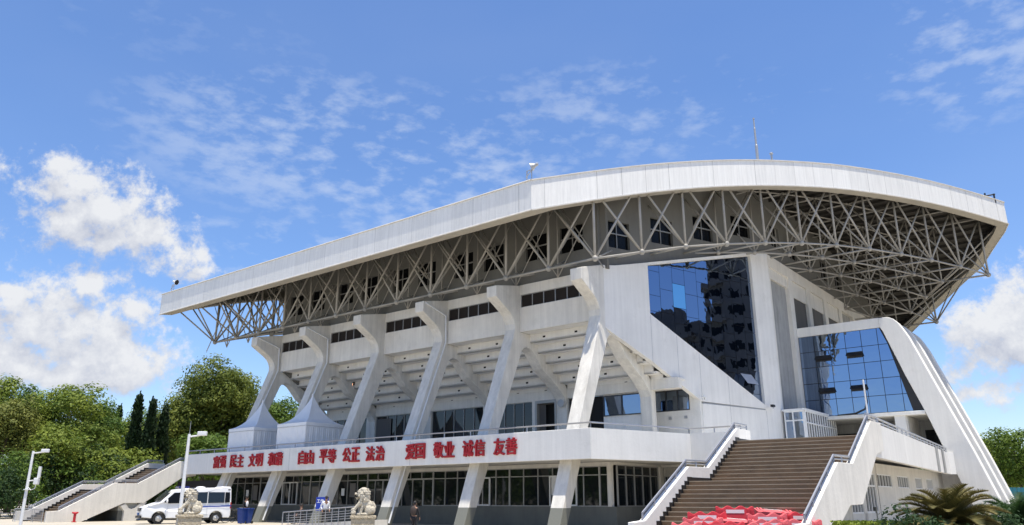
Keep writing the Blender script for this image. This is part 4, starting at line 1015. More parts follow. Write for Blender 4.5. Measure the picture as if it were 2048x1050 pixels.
# ------------------------------------------------------------------ people
def person(loc, rz, label, clothes):
    """skinned body; clothes: dict of materials; pose keyed by 'pose'"""
    h = clothes.get('h', 1.68); k = h / 1.7
    J = clothes['joints']; E_ = clothes['edges']; Rr = clothes['radii']
    r = thing('person', loc, label, 'person', rz)
    def skinned(name, keys, mtl, grow=1.0, zmin=None, zmax=None):
        idx = {j: i for i, j in enumerate(keys)}
        me = bpy.data.meshes.new(name); me.from_pydata([tuple(c * k for c in J[j]) for j in keys], [(idx[a], idx[b]) for a, b in E_ if a in idx and b in idx], [])
        ob = bpy.data.objects.new(name, me); C.objects.link(ob)
        sk = ob.modifiers.new('skin', 'SKIN'); sk.use_smooth_shade = True
        for j, i in idx.items():
            v = me.skin_vertices[0].data[i]; rr = Rr[j] if isinstance(Rr[j], tuple) else (Rr[j], Rr[j]); v.radius = (rr[0] * grow * k, rr[1] * grow * k); v.use_root = (i == 0)
        sb = ob.modifiers.new('sub', 'SUBSURF'); sb.levels = 1; sb.render_levels = 1
        bpy.context.view_layer.update()
        m2 = bpy.data.meshes.new_from_object(ob.evaluated_get(bpy.context.evaluated_depsgraph_get())); bpy.data.objects.remove(ob)
        m2.name = name; m2.materials.clear(); m2.materials.append(mtl); m2.polygons.foreach_set('use_smooth', [True] * len(m2.polygons))
        o2 = bpy.data.objects.new(name, m2); C.objects.link(o2); o2.parent = r; return o2
    skinned('body', list(J), SKIN)
    skinned('top_clothing', clothes['top_keys'], clothes['top'], 1.22)
    skinned('trousers', clothes['leg_keys'], clothes['legs'], 1.2)
    hd = J['head']; hm = MB().ball((hd[0] * k, (hd[1] + 0.018) * k, (hd[2] + 0.045) * k), 0.108 * k, 12, 8, (0.92, 1.05, 1.05)); hm.build('hair', HAIR, r, smooth=True)
    fm = MB().ball((hd[0] * k, (hd[1] - 0.125) * k, (hd[2] - 0.01) * k), 0.016 * k, 6, 4, (0.8, 1.2, 1.3))
    for sx in (-1, 1):
        fm.ball(((hd[0] + sx * 0.095) * k, hd[1] * k, (hd[2] - 0.005) * k), 0.024 * k, 6, 4, (0.5, 0.8, 1.3))
    fm.build('nose_and_ears', SKIN, r, smooth=True)
    ey = MB()
    for sx in (-1, 1): ey.ball(((hd[0] + sx * 0.034) * k, (hd[1] - 0.108) * k, (hd[2] + 0.015) * k), 0.011 * k, 6, 4)
    ey.build('eyes', HAIR, r)
    sh = MB()
    for s_ in ('ankle_l', 'ankle_r'):
        a = J[s_]; sh.ball((a[0] * k, (a[1] - 0.07) * k, (a[2] - 0.03) * k), 0.06 * k, 10, 6, (0.8, 2.1, 0.8))
    sh.build('shoes', BLACKP, r, smooth=True)
    return r


def stand_pose(lean=0.0, arm_l=((0.24, -0.02, 1.12), (0.25, -0.12, 0.88)), arm_r=((-0.24, -0.02, 1.12), (-0.25, -0.12, 0.88)), stride=0.08):
    L = lambda y, z: y - lean * max(0, z - 0.95)
    J = {'pelvis': (0, 0, 0.95), 'waist': (0, L(0, 1.08), 1.08), 'chest': (0, L(0.01, 1.30), 1.30), 'neck': (0, L(0.01, 1.46), 1.46), 'skull': (0, L(-0.01, 1.53), 1.53), 'head': (0, L(-0.02, 1.60), 1.60),
         'shoulder_l': (0.18, L(0.01, 1.39), 1.39), 'elbow_l': arm_l[0], 'wrist_l': arm_l[1], 'palm_l': tuple(arm_l[1][i] + (0.0, -0.03, -0.07)[i] for i in range(3)),
         'shoulder_r': (-0.18, L(0.01, 1.39), 1.39), 'elbow_r': arm_r[0], 'wrist_r': arm_r[1], 'palm_r': tuple(arm_r[1][i] + (0.0, -0.03, -0.07)[i] for i in range(3)),
         'hip_l': (0.095, 0, 0.88), 'knee_l': (0.10, -stride * 0.7, 0.48), 'ankle_l': (0.10, -stride * 0.3, 0.09), 'hip_r': (-0.095, 0, 0.88), 'knee_r': (-0.10, stride * 0.4, 0.48), 'ankle_r': (-0.10, stride * 1.2, 0.09)}
    E_ = [('pelvis', 'waist'), ('waist', 'chest'), ('chest', 'neck'), ('neck', 'skull'), ('skull', 'head'), ('chest', 'shoulder_l'), ('shoulder_l', 'elbow_l'), ('elbow_l', 'wrist_l'), ('wrist_l', 'palm_l'),
          ('chest', 'shoulder_r'), ('shoulder_r', 'elbow_r'), ('elbow_r', 'wrist_r'), ('wrist_r', 'palm_r'), ('pelvis', 'hip_l'), ('hip_l', 'knee_l'), ('knee_l', 'ankle_l'), ('pelvis', 'hip_r'), ('hip_r', 'knee_r'), ('knee_r', 'ankle_r')]
    R_ = {'pelvis': (0.15, 0.105), 'waist': (0.135, 0.095), 'chest': (0.155, 0.105), 'neck': 0.055, 'skull': 0.075, 'head': (0.085, 0.10), 'shoulder_l': 0.058, 'elbow_l': 0.042, 'wrist_l': 0.03, 'palm_l': (0.02, 0.04),
          'shoulder_r': 0.058, 'elbow_r': 0.042, 'wrist_r': 0.03, 'palm_r': (0.02, 0.04), 'hip_l': 0.085, 'knee_l': 0.058, 'ankle_l': 0.04, 'hip_r': 0.085, 'knee_r': 0.058, 'ankle_r': 0.04}
    for sd in ('l', 'r'):
        w = J['palm_' + sd]
        for q, (dx, ln) in enumerate(((-0.03, 0.065), (-0.01, 0.075), (0.01, 0.07), (0.028, 0.055))):
            J['finger%d_%s' % (q, sd)] = (w[0], w[1] + dx - 0.01, w[2] - ln); E_.append(('palm_' + sd, 'finger%d_%s' % (q, sd))); R_['finger%d_%s' % (q, sd)] = 0.0085
        J['thumb_' + sd] = (w[0] * 0.93, w[1] - 0.055, w[2] - 0.02); E_.append(('palm_' + sd, 'thumb_' + sd)); R_['thumb_' + sd] = 0.0095
    return J, E_, R_


TOPK = ['pelvis', 'waist', 'chest', 'shoulder_l', 'elbow_l', 'wrist_l', 'shoulder_r', 'elbow_r', 'wrist_r']; LEGK = ['pelvis', 'hip_l', 'knee_l', 'ankle_l', 'hip_r', 'knee_r', 'ankle_r']
def at(u, v, y):                       # a point on the line of sight, y metres in front of the camera
    d = img_dir(u, v); return Vector((0, 0, 1.6)) + d * (y / d.y)
def px(u, y): return at(u, 1003, y).x


J_, E_, R_ = stand_pose(lean=0.22, arm_l=((0.27, 0.0, 1.10), (0.22, -0.16, 0.92)), arm_r=((-0.27, 0.02, 1.12), (-0.22, -0.1, 0.9)))
person((px(651, 49), 49, 0.2), radians(35), 'person in a white shirt leaning over the ramp railing before the blue sign', dict(h=1.68, joints=J_, edges=E_, radii=R_, top=SHIRT, legs=DCLOTH, top_keys=TOPK, leg_keys=LEGK))
J_, E_, R_ = stand_pose(stride=0.12)
wp = person((px(830, 41), 41, 0.0), radians(165), 'person in dark clothes with a rucksack walking away past the dark column', dict(h=1.58, joints=J_, edges=E_, radii=R_, top=DCLOTH, legs=DCLOTH, top_keys=TOPK, leg_keys=LEGK))
bg = MB().ball((0, 0, 0), 0.2, 12, 8, (0.8, 0.5, 1.15)).xform(Matrix.Translation((0, 0.2, 1.16))); bag = tag(bg.build('rucksack', BAG, None, smooth=True), 'brown rucksack on the back of the person in dark clothes', 'rucksack')
bag.location = wp.location; bag.rotation_euler = wp.rotation_euler
J_, E_, R_ = stand_pose(lean=0.1)
person((px(492, 55), 55, 0.2), radians(60), 'person in a dark top with a white bib standing behind the blue bins', dict(h=1.72, joints=J_, edges=E_, radii=R_, top=DCLOTH, legs=DCLOTH, top_keys=TOPK, leg_keys=LEGK))
pb = bpy.data.objects['person.002']; MB().ball((0, -0.145, 1.25), 0.13, 10, 6, (0.9, 0.35, 1.5)).build('white_bib', SHIRT, pb, smooth=True)
# seated person behind the railing
J_, E_, R_ = stand_pose()
def seat(j):
    x, y, z = J_[j]
    if j.startswith('knee'): return (x * 1.3, -0.42, 0.46)
    if j.startswith('ankle'): return (x * 1.3, -0.45, 0.09)
    if j.startswith('hip'): return (x, -0.02, 0.47)
    if j.startswith('wrist') or j.startswith('palm') or j.startswith('finger') or j.startswith('thumb'): return (x * 0.6, y - 0.25, z - 0.24)
    return (x, y, z - 0.45)
J_ = {j: seat(j) for j in J_}
person((px(604, 51.2), 51.2, 0.25), radians(-50), 'person in dark clothes sitting on a stool behind the ramp railing', dict(h=1.6, joints=J_, edges=E_, radii=R_, top=DCLOTH, legs=DCLOTH, top_keys=TOPK, leg_keys=LEGK))
st = thing('stool', (px(604, 51.2), 51.2, 0.2), 'low black stool under the seated person behind the railing', 'stool', radians(-50)); MB().box(-0.18, 0.18, -0.16, 0.2, 0.32, 0.36).build('seat', BLACKP, st)
for a in (-0.15, 0.15):
    for b in (-0.13, 0.17): MB().tube((a, b, 0), (a, b, 0.32), 0.015).build('leg', GREYP, st)

# ------------------------------------------------------------------ ambulance van
V = thing('ambulance_van', (px(368, 54), 54.2, 0.2), 'white ambulance minibus with a blue side stripe parked before the side staircase', 'van', radians(34))
# local: front towards -x, side seen by the camera is -y
side = [(-2.70, 0.42), (-2.78, 0.62), (-2.74, 0.86), (-2.62, 1.06), (-1.98, 1.28), (-1.72, 1.36), (-1.02, 2.05), (-0.78, 2.16), (-0.2, 2.24), (2.0, 2.30), (2.12, 2.38), (2.66, 2.36), (2.72, 2.2), (2.78, 1.2), (2.78, 0.5), (2.70, 0.36)]
def arch(cx, r=0.43): return [(cx + r * cos(a), 0.36 + r * sin(a)) for a in [pi * i / 10 for i in range(11)]]
poly = side + arch(1.85) + arch(-1.72)
def vw(x, z): return 0.99 - 0.10 * max(0, z - 1.25) - (0.16 * max(0, -x - 2.0) ** 1.2 if x < -2.0 else 0)
m = MB(); n = len(poly); vs = [(x, -vw(x, z), z) for x, z in poly] + [(x, vw(x, z), z) for x, z in poly]
m.add(vs, [tuple(range(n)), tuple(range(2 * n - 1, n - 1, -1))] + [(i, i + n, (i + 1) % n + n, (i + 1) % n) for i in range(n)])
m.build('body', WHITEP, V, bevel=0.05)
def vpanel(pts, w=0.012, sgn=-1):
    vs = [(x, sgn * (vw(x, z) + w), z) for x, z in pts]; return MB().add(vs, [tuple(range(len(pts)))])
for sg in (-1, 1):
    vpanel([(-1.52, 1.36), (-0.92, 1.95), (-0.22, 1.98), (-0.22, 1.30), (-1.2, 1.28)], sgn=sg).build('side_window', BLACKG, V)
    vpanel([(-0.12, 1.30), (-0.12, 1.98), (1.18, 2.0), (1.18, 1.30)], sgn=sg).build('side_window', DARKG, V)
    vpanel([(1.24, 1.30), (1.24, 2.0), (2.30, 2.0), (2.30, 1.32)], sgn=sg).build('side_window', DARKG, V); vpanel([(2.34, 1.32), (2.34, 2.0), (2.64, 2.0), (2.66, 1.34)], sgn=sg).build('side_window', BLACKG, V)
    vpanel([(-0.6, 0.98), (-0.6, 1.05), (2.77, 1.16), (2.77, 1.08)], sgn=sg).build('stripe', BLUEP, V)
    for x in (-0.17, 1.21, -1.25): vpanel([(x, 0.5), (x, 1.28), (x + 0.015, 1.28), (x + 0.015, 0.5)], sgn=sg).build('door_seam', GREYP, V)
    vpanel([(-0.4, 0.52), (-0.4, 0.57), (1.3, 0.57), (1.3, 0.52)], 0.02, sg).build('side_trim', GREYP, V)
    vpanel([(2.5, 2.14), (2.5, 2.2), (2.66, 2.2), (2.66, 2.14)], 0.01, sg).build('marker_lamp', BLACKP, V)
    MB().ball((-1.35, sg * 1.16, 1.42), 0.13, 8, 6, (0.5, 0.8, 1.1)).tube((-1.3, sg * 0.95, 1.36), (-1.34, sg * 1.12, 1.38), 0.03).build('wing_mirror', WHITEP, V, smooth=True)
    MB().add([(-2.60, sg * 0.62, 0.98), (-2.42, sg * 0.92, 1.02), (-2.28, sg * 0.955, 1.16), (-2.42, sg * 0.68, 1.13)], [(0, 1, 2, 3)]).xform(Matrix.Translation((-0.06, 0, 0.02))).build('headlight', LAMPG, V)
    vpanel([(2.70, 0.95), (2.70, 1.35), (2.775, 1.35), (2.775, 0.95)], 0.012, sg).build('tail_light', RED, V)
MB().add([(-1.74, -0.86, 1.41), (-1.74, 0.86, 1.41), (-1.06, 0.80, 2.06), (-1.06, -0.80, 2.06)], [(0, 1, 2, 3)]).xform(Matrix.Translation((-0.06, 0, 0.045))).build('windscreen', BLACKG, V)
gr = MB().box(-2.80, -2.70, -0.42, 0.42, 0.80, 1.0).build('grille', BLACKP, V); gb = MB()
for i in range(4): gb.box(-2.815, -2.80, -0.40, 0.40, 0.825 + i * 0.045, 0.838 + i * 0.045)
gb.build('grille_bar', RIM, gr)
MB().box(-2.84, -2.79, -0.22, 0.22, 0.56, 0.70).build('number_plate', PLATE, V); MB().box(-2.83, -2.72, -0.80, 0.80, 0.38, 0.52).build('bumper_intake', BLACKP, V)
for cx in (1.85, -1.72):
    for sg in (-1, 1):
        y0 = sg * 0.80; y1 = sg * 1.0
        t = MB().lathe([(0.20, -0.1), (0.33, -0.1), (0.35, -0.06), (0.35, 0.06), (0.33, 0.1), (0.20, 0.1)], n=24).xform(Matrix.Translation((cx, sg * 0.87, 0.35)) @ Matrix.Rotation(radians(90), 4, 'X')); w = t.build('wheel', TYRE, V, smooth=False)
        rm = MB().lathe([(0.21, -0.03), (0.21, 0.0), (0.17, 0.02), (0.05, 0.03)], n=20)
        for q in range(5):
            a = 2 * pi * q / 5; rm.tube((0.04 * cos(a), 0.04 * sin(a), 0.045), (0.2 * cos(a), 0.2 * sin(a), 0.03), 0.03, 5)
        rm.xform(Matrix.Translation((cx, sg * 0.955, 0.35)) @ Matrix.Rotation(radians(90 if sg < 0 else -90), 4, 'X')).build('rim', RIM, w)
MB().box(-0.62, 0.05, -0.62, 0.62, 2.235, 2.37).build('light_bar', BLUEW, V, bevel=0.03); MB().ball((0.9, 0, 2.3), 0.25, 10, 5, (1.3, 1.3, 0.35)).build('roof_vent', WHITEP, V, smooth=True)
MB().box(-2.5, 2.6, -0.82, 0.82, 0.24, 0.42).build('underbody', BLACKP, V)

# ------------------------------------------------------------------ lamp posts with cameras
def lamp_post(u, ytop, y, label, arm, box):
    top = at(u, ytop, y); h = top.z - 0.0; r = thing('camera_pole', (top.x, y, 0.0), label, 'camera pole', 0, 'white camera poles in the forecourt')
    MB().lathe([(0.13, 0), (0.13, 0.05), (0.085, 0.06), (0.075, h * 0.5), (0.06, h)], n=12).build('pole', WPOLE, r, smooth=False)
    a = MB().tube((0, 0, h - 0.12), (arm, -0.1, h - 0.06), 0.035, 8).build('arm', WPOLE, r)
    MB().box(arm - 0.12, arm + 0.28, -0.18, -0.02, h - 0.08, h + 0.10).xform(Matrix.Translation((0, 0, 0))).build('camera_body', WPOLE, r, bevel=0.03)
    MB().lathe([(0.16, 0), (0.16, 0.04)], n=12).xform(Matrix.Translation((0, 0, h * 0.52))).build('collar', WPOLE, r) if box else None
    MB().lathe([(0.012, 0), (0.008, 0.55)], c=(0.0, 0, h), n=6).build('lightning_rod', GREYP, r) if not box else None
    if box:
        zc = at(u, 962, y).z
        MB().box(0.34, 0.56, -0.12, 0.12, zc - 0.18, zc + 0.16).build('radio_box', WPOLE, r, bevel=0.03); MB().box(0.46, 0.60, -0.06, 0.06, zc + 0.16, zc + 0.75).build('panel_antenna', WPOLE, r, bevel=0.02)
        MB().tube((0, 0, zc), (0.36, 0, zc + 0.04), 0.03).build('box_arm', WPOLE, r)
        MB().path([(0.45, 0, zc - 0.18), (0.42, 0, zc - 0.38), (0.22, 0, zc - 0.46), (0.04, 0, zc - 0.3)], 0.018, 5).build('cable', WPOLE, r)
    return r


lamp_post(379, 868, 34.5, 'nearer white camera pole in front of the ambulance van', 0.52, False)
lamp_post(67, 902, 43, 'farther white camera pole with a radio box by the side staircase', 0.62, True)

# ------------------------------------------------------------------ guardian lions on carved pedestals
def lion(loc, rz, label, ph, plabel):
    pr = thing('lion_pedestal', (loc[0], loc[1], 0.0), plabel, 'pedestal', rz, 'carved stone pedestals')
    MB().box(-0.52, 0.52, -0.42, 0.42, ph - 0.12, ph).build('cap', PEDM, pr, bevel=0.03); MB().box(-0.47, 0.47, -0.38, 0.38, 0.3, ph - 0.12).build('carved_block', PEDM, pr, bevel=0.02); MB().box(-0.55, 0.55, -0.46, 0.46, 0.0, 0.3).build('base', PEDM, pr, bevel=0.03)
    r = thing('stone_lion', (loc[0], loc[1], ph), label, 'statue', rz, 'stone guardian lions')
    m = MB(); rr = random.Random(3)
    def b(x, y, z, rad, sc=(1, 1, 1)): m.ball((x, y, z), rad, 14, 9, sc)
    def limb(pts):
        for (p_, ra), (q_, rb) in zip(pts, pts[1:]): m.tube(p_, q_, ra, 10, rb); m.ball(q_, rb, 10, 7)
    # faces -x; rump, sloping back, chest
    b(0.24, 0, 0.20, 0.21, (1.15, 1.0, 0.95)); b(0.15, 0, 0.38, 0.21, (1, 0.95, 1.15)); b(0.02, 0, 0.56, 0.22, (0.95, 0.95, 1.1)); b(-0.10, 0, 0.50, 0.15, (0.9, 1.0, 1.3)); b(0.03, 0, 0.72, 0.22)
    # head, brow, muzzle, jaw
    b(-0.06, 0, 0.88, 0.215, (1.0, 0.98, 0.95)); b(-0.20, 0, 0.845, 0.13, (1, 1.1, 0.75)); b(-0.30, 0, 0.835, 0.085, (1.15, 1.25, 0.55)); b(-0.345, 0, 0.855, 0.045, (1, 1.3, 0.9)); b(-0.255, 0, 0.705, 0.085, (1.2, 1.15, 0.45)); b(-0.27, 0, 0.66, 0.05, (0.8, 0.9, 1.2))
    b(-0.03, 0, 1.02, 0.11, (1.4, 1.1, 0.7))
    for s in (-1, 1):
        limb([((-0.10, s * 0.14, 0.52), 0.10), ((-0.15, s * 0.155, 0.28), 0.075), ((-0.17, s * 0.16, 0.07), 0.07)] if s > 0 else [((-0.10, s * 0.15, 0.52), 0.10), ((-0.25, s * 0.165, 0.38), 0.07), ((-0.37, s * 0.17, 0.26), 0.06)])
        if s > 0: b(-0.22, s * 0.16, 0.05, 0.075, (1.5, 1.1, 0.75))
        b(0.22, s * 0.19, 0.20, 0.17, (1.0, 0.55, 1.05)); b(0.06, s * 0.21, 0.055, 0.075, (2.0, 0.95, 0.75)); b(-0.235, s * 0.085, 0.925, 0.05); b(-0.19, s * 0.09, 0.98, 0.05, (1.3, 1, 0.7)); b(0.0, s * 0.19, 0.97, 0.06, (1, 0.6, 1.2)); b(-0.20, s * 0.145, 0.76, 0.055)
    limb([((-0.02, -0.14, 0.45), 0.08), ((-0.09, -0.15, 0.2), 0.065), ((-0.12, -0.15, 0.06), 0.065)])
    b(-0.18, -0.15, 0.05, 0.07, (1.4, 1.0, 0.75)); b(-0.40, -0.17, 0.115, 0.115, (0.95, 0.95, 1.0)); b(-0.40, -0.17, 0.235, 0.075, (1.5, 1.1, 0.6))
    limb([((0.40, 0, 0.15), 0.07), ((0.43, 0, 0.34), 0.075), ((0.36, 0, 0.50), 0.05)])
    for i in range(150):                 # mane curls in rows
        a_ = rr.uniform(0, 2 * pi); z = 0.58 + 0.085 * rr.randrange(0, 6); R0 = 0.23 if z < 0.95 else 0.17
        x = -0.02 + R0 * cos(a_); y = R0 * 0.98 * sin(a_)
        if x < -0.13: continue
        b(x, y, z + rr.uniform(-.01, .01), rr.uniform(0.035, 0.05))
    o1 = m.build('lion_body', STONE, None, fix=False)
    rm = o1.modifiers.new('remesh', 'REMESH'); rm.mode = 'VOXEL'; rm.voxel_size = 0.014
    bpy.context.view_layer.update()
    me = bpy.data.meshes.new_from_object(o1.evaluated_get(bpy.context.evaluated_depsgraph_get())); bpy.data.objects.remove(o1)
    me.name = 'lion_body'; me.materials.clear(); me.materials.append(STONE); me.polygons.foreach_set('use_smooth', [True] * len(me.polygons))
    for v in me.vertices:
        d = mnoise.noise(v.co * 16) * 0.006 + mnoise.noise(v.co * 34) * 0.006; v.co += v.normal * d
    o2 = bpy.data.objects.new('body', me); C.objects.link(o2); o2.parent = r
    m = MB()
    m.add([(-0.36, -0.10, 0.735), (-0.36, 0.10, 0.735), (-0.2, 0.13, 0.745), (-0.2, -0.13, 0.745), (-0.34, -0.09, 0.70), (-0.34, 0.09, 0.70), (-0.2, 0.11, 0.71), (-0.2, -0.11, 0.71)], [(0, 1, 2, 3), (4, 7, 6, 5), (0, 4, 5, 1), (1, 5, 6, 2), (2, 6, 7, 3), (3, 7, 4, 0)]).build('mouth', VOID, r)
    for s in (-1, 1): MB().ball((-0.285, s * 0.085, 0.90), 0.025, 6, 4).build('eye', VOID, r)
    return r


p1 = at(729, 1031, 33); lion((p1.x - 0.05, 33, 0), radians(10), 'pale carved lion right of the ramp railing', p1.z, 'carved stone pedestal under the lion right of the railing')
p2 = at(379, 1029, 34.8); lion((p2.x, 34.8, 0), radians(28), 'pale carved lion in front of the ambulance van', p2.z, 'carved stone pedestal under the lion in front of the van')

# ------------------------------------------------------------------ ramp railing, sign board, bins, red post, parked bikes
a = Vector((px(568, 50.5), 50.5)); b = Vector((px(712, 46.5), 46.5)); dv = (b - a); ln = dv.length; rz = atan2(dv.y, dv.x)
r = thing('ramp_railing', (a.x, a.y, 0.2), 'stainless steel railing of the entrance ramp beside the lion', 'railing', rz)
z1 = 0.36
tb = MB().path([(0, 0, 0), (0, 0, 0.76), (ln, 0, 0.76 + z1)], 0.03); tb.build('top_rail', RAILM, r)
for i in range(4): MB().tube((0.35, 0, 0.14 + i * 0.14), (ln, 0, 0.14 + i * 0.14 + z1), 0.016, 6).build('rail', RAILM, r)
for i in range(1, 12): x = ln * i / 11.5; MB().tube((x, 0, 0), (x, 0, 0.76 + z1 * x / ln), 0.022, 6).build('post', RAILM, r)
r = thing('entrance_ramp', (a.x, a.y, 0.2), 'low concrete ramp behind the steel railing', 'ramp', rz); MB().add([(0.2, 0.1, 0.0), (ln + 1, 0.1, 0.0), (ln + 1, 1.6, 0.0), (0.2, 1.6, 0.0), (0.2, 0.1, 0.02), (ln + 1, 0.1, 0.4), (ln + 1, 1.6, 0.4), (0.2, 1.6, 0.02)], [(0, 3, 2, 1), (4, 5, 6, 7), (0, 1, 5, 4), (1, 2, 6, 5), (2, 3, 7, 6), (3, 0, 4, 7)]).build('slab', CREAM, r)
sg = at(643, 994, 50.5); r = thing('sign_board', (sg.x, 50.8, 0.2), 'blue sign board with white Chinese characters beside the entrance', 'sign', radians(-6)); H = sg.z - 0.2
MB().box(-0.40, 0.40, -0.02, 0.02, H - 0.82, H).build('panel', SIGNB, r)
for x in (-0.36, 0.36): MB().box(x - 0.02, x + 0.02, 0.021, 0.05, 0.0, H).build('leg', GREYP, r)
place_text('工作人', 0.3, 0.003, 0.004, SIGNW, r, Matrix.Translation((0.0, -0.024, H - 0.24)) @ Matrix.Rotation(radians(90), 4, 'X'), fit=(0.68, 0.24)); place_text('入口', 0.3, 0.003, 0.004, SIGNW, r, Matrix.Translation((0.06, -0.024, H - 0.58)) @ Matrix.Rotation(radians(90), 4, 'X'), fit=(0.46, 0.24))
for i, u in enumerate((487, 499)):
    p = px(u, 53.5 + i * 0.3); r = thing('wheelie_bin', (p, 53.5 + i * 0.3, 0.2), ['left of the two blue wheelie bins behind the van', 'right of the two blue wheelie bins, next to the slanted column'][i], 'bin', radians(-20), 'blue wheelie bins')
    MB().add([(-0.16, -0.2, 0.03), (0.16, -0.2, 0.03), (0.16, 0.16, 0.03), (-0.16, 0.16, 0.03), (-0.22, -0.28, 0.92), (0.22, -0.28, 0.92), (0.22, 0.26, 0.92), (-0.22, 0.26, 0.92)], [(0, 3, 2, 1), (4, 5, 6, 7), (0, 1, 5, 4), (1, 2, 6, 5), (2, 3, 7, 6), (3, 0, 4, 7)]).build('bin_body', BLUEBIN, r, bevel=0.02)
    MB().box(-0.24, 0.24, -0.31, 0.30, 0.925, 0.98).build('lid', BLUEBIN, r, bevel=0.02); MB().tube((-0.2, 0.33, 0.9), (0.2, 0.33, 0.9), 0.02).build('handle', BLUEBIN, r)
    for x in (-0.2, 0.2): MB().lathe([(0.09, -0.03), (0.09, 0.03)], n=12).xform(Matrix.Translation((x, 0.2, 0.09)) @ Matrix.Rotation(radians(90), 4, 'Y')).build('wheel', TYRE, r)
p = at(155, 1045, 58); r = thing('hydrant', (p.x, 57.5, 0.2), 'red fire hydrant post beside the side staircase', 'hydrant')
MB().lathe([(0.16, 0), (0.16, 0.05), (0.09, 0.06), (0.09, 0.55), (0.12, 0.57), (0.12, 0.63), (0.05, 0.7)], n=12).build('barrel', HYD, r)
for s in (-1, 1): MB().tube((0, 0, 0.56), (s * 0.2, 0, 0.66), 0.06, 8).build('outlet', HYD, r)
# bicycles parked behind the van
def bike(loc, rz, label):
    r = thing('bicycle', loc, label, 'bicycle', rz, 'bicycles parked behind the van')
    for x in (-0.5, 0.5):
        w = MB(); n = 18
        for i in range(n): w.tube((x + 0.32 * cos(2 * pi * i / n), 0, 0.34 + 0.32 * sin(2 * pi * i / n)), (x + 0.32 * cos(2 * pi * (i + 1) / n), 0, 0.34 + 0.32 * sin(2 * pi * (i + 1) / n)), 0.02, 5)
        for i in range(6): w.tube((x, 0, 0.34), (x + 0.31 * cos(pi * i / 3), 0, 0.34 + 0.31 * sin(pi * i / 3)), 0.005, 4)
        w.build('wheel', TYRE, r)
    MB().path([(0.5, 0, 0.34), (0.36, 0, 0.86), (-0.16, 0, 0.80), (0.05, 0, 0.32), (0.36, 0, 0.78)], 0.02).path([(-0.16, 0, 0.8), (-0.5, 0, 0.34), (0.05, 0, 0.32)], 0.016).build('bike_frame', BLACKP, r)
    MB().path([(0.36, -0.25, 1.0), (0.38, 0, 0.96), (0.36, 0.25, 1.0)], 0.015).tube((0.36, 0, 0.84), (0.38, 0, 0.98), 0.016).build('handlebar', GREYP, r); MB().ball((-0.18, 0, 0.88), 0.12, 8, 5, (1.2, 0.7, 0.35)).build('saddle', BLACKP, r); MB().box(0.55, 0.78, -0.12, 0.12, 0.62, 0.85).build('basket', GREYP, r)
bike((px(470, 55.6), 55.6, 0.2), radians(20), 'black bicycle just behind the van'); bike((px(478, 56.6), 56.6, 0.2), radians(-30), 'black bicycle half hidden by the blue bins')

# ------------------------------------------------------------------ red plastic barriers heaped at the foot of the grand staircase
def barrier_mesh(L=1.22, H=0.80, D=0.40):
    top = []; n = 26
    for i in range(n + 1):
        f = i / n; top.append((-L / 2 + L * f, H - 0.05 + 0.045 * cos(f * pi * 6) - (0.05 if f in (0.0, 1.0) else 0)))
    bot = []
    for cx in (0.36, 0.0, -0.36):
        bot += [(cx + 0.13, 0.0), (cx + 0.10, 0.10), (cx, 0.14), (cx - 0.10, 0.10), (cx - 0.13, 0.0)]
    poly = top + [(L / 2, 0.0)] + bot + [(-L / 2, 0.0)]
    m = MB(); n = len(poly); f = lambda z: D / 2 * (1.0 - 0.32 * z / H)
    m.add([(x, -f(z), z) for x, z in poly] + [(x, f(z), z) for x, z in poly], [tuple(range(n)), tuple(range(2 * n - 1, n - 1, -1))] + [(i, i + n, (i + 1) % n + n, (i + 1) % n) for i in range(n)])
    return m


BLAB = [('bright red, second from left in the back row', 1468, 1011, 26.8, 0, 0.02, 0), ('faded, lying flat on top at the back right of the heap', 1550, 1011, 26.6, 1, 0.06, 1), ('bright red, left end of the back row by skirting', 1413, 1022, 26.1, 0, -0.03, 0),
        ('bright red, right end of the back row by handrail', 1602, 1023, 26.0, 0, 0.03, 0), ('faded, upright in the middle just right of centre', 1532, 1025, 25.8, 1, 0.05, 0), ('faded, lying flat in the centre of the heap', 1468, 1029, 25.4, 1, -0.1, 1),
        ('faded, in the second row at the left', 1405, 1033, 25.3, 1, 0.04, 0), ('faded, in the second row right of centre', 1536, 1037, 25.1, 1, 0.0, 0), ('faded, at the right end of the second row', 1600, 1037, 25.1, 1, 0.02, 0),
        ('faded, in the front row at the far left', 1384, 1043, 24.5, 1, 0.05, 0), ('bright red, in the front row left of centre', 1446, 1041, 24.3, 0, -0.02, 0), ('faded, in the front row right of centre', 1520, 1044, 24.2, 1, 0.0, 0)]
BM = None
for lb, u, v, y, faded, rz, flat in BLAB:
    p = at(u, v, y); H = 0.80
    r = thing('traffic_barrier', (p.x, y, p.z - (H if not flat else 0.30)), 'red plastic barrier, ' + lb, 'traffic barrier', AZ * 0.25 + rz, 'red plastic barriers heaped on the stairs')
    if flat: r.rotation_euler = (radians(-78), radians(4), AZ * 0.25 + rz); r.location = (p.x, y - 0.1, p.z - 0.42)
    mt = PINKP if faded else REDP
    bd = barrier_mesh().build('barrier_body', mt, r, bevel=0.012)
    for x in (-0.52, -0.42, 0.42, 0.52): MB().box(x - 0.03, x + 0.03, -0.19, -0.12, 0.25, 0.66).build('rib', mt, r)
    MB().add([(-0.29, -0.166, 0.56), (0.29, -0.166, 0.56), (0.29, -0.156, 0.67), (-0.29, -0.156, 0.67)], [(0, 1, 2, 3)]).build('reflector', REFL, r)
# ------------------------------------------------------------------ trees and plants
def leaf_quads(m, c, n_, size, r_, up=0.35):
    """n_ leaf faces scattered about c"""
    for _ in range(n_):
        while True:
            q = Vector((r_.uniform(-1, 1), r_.uniform(-1, 1), r_.uniform(-1, 1)))
            if q.length <= 1: break
        yield c + q


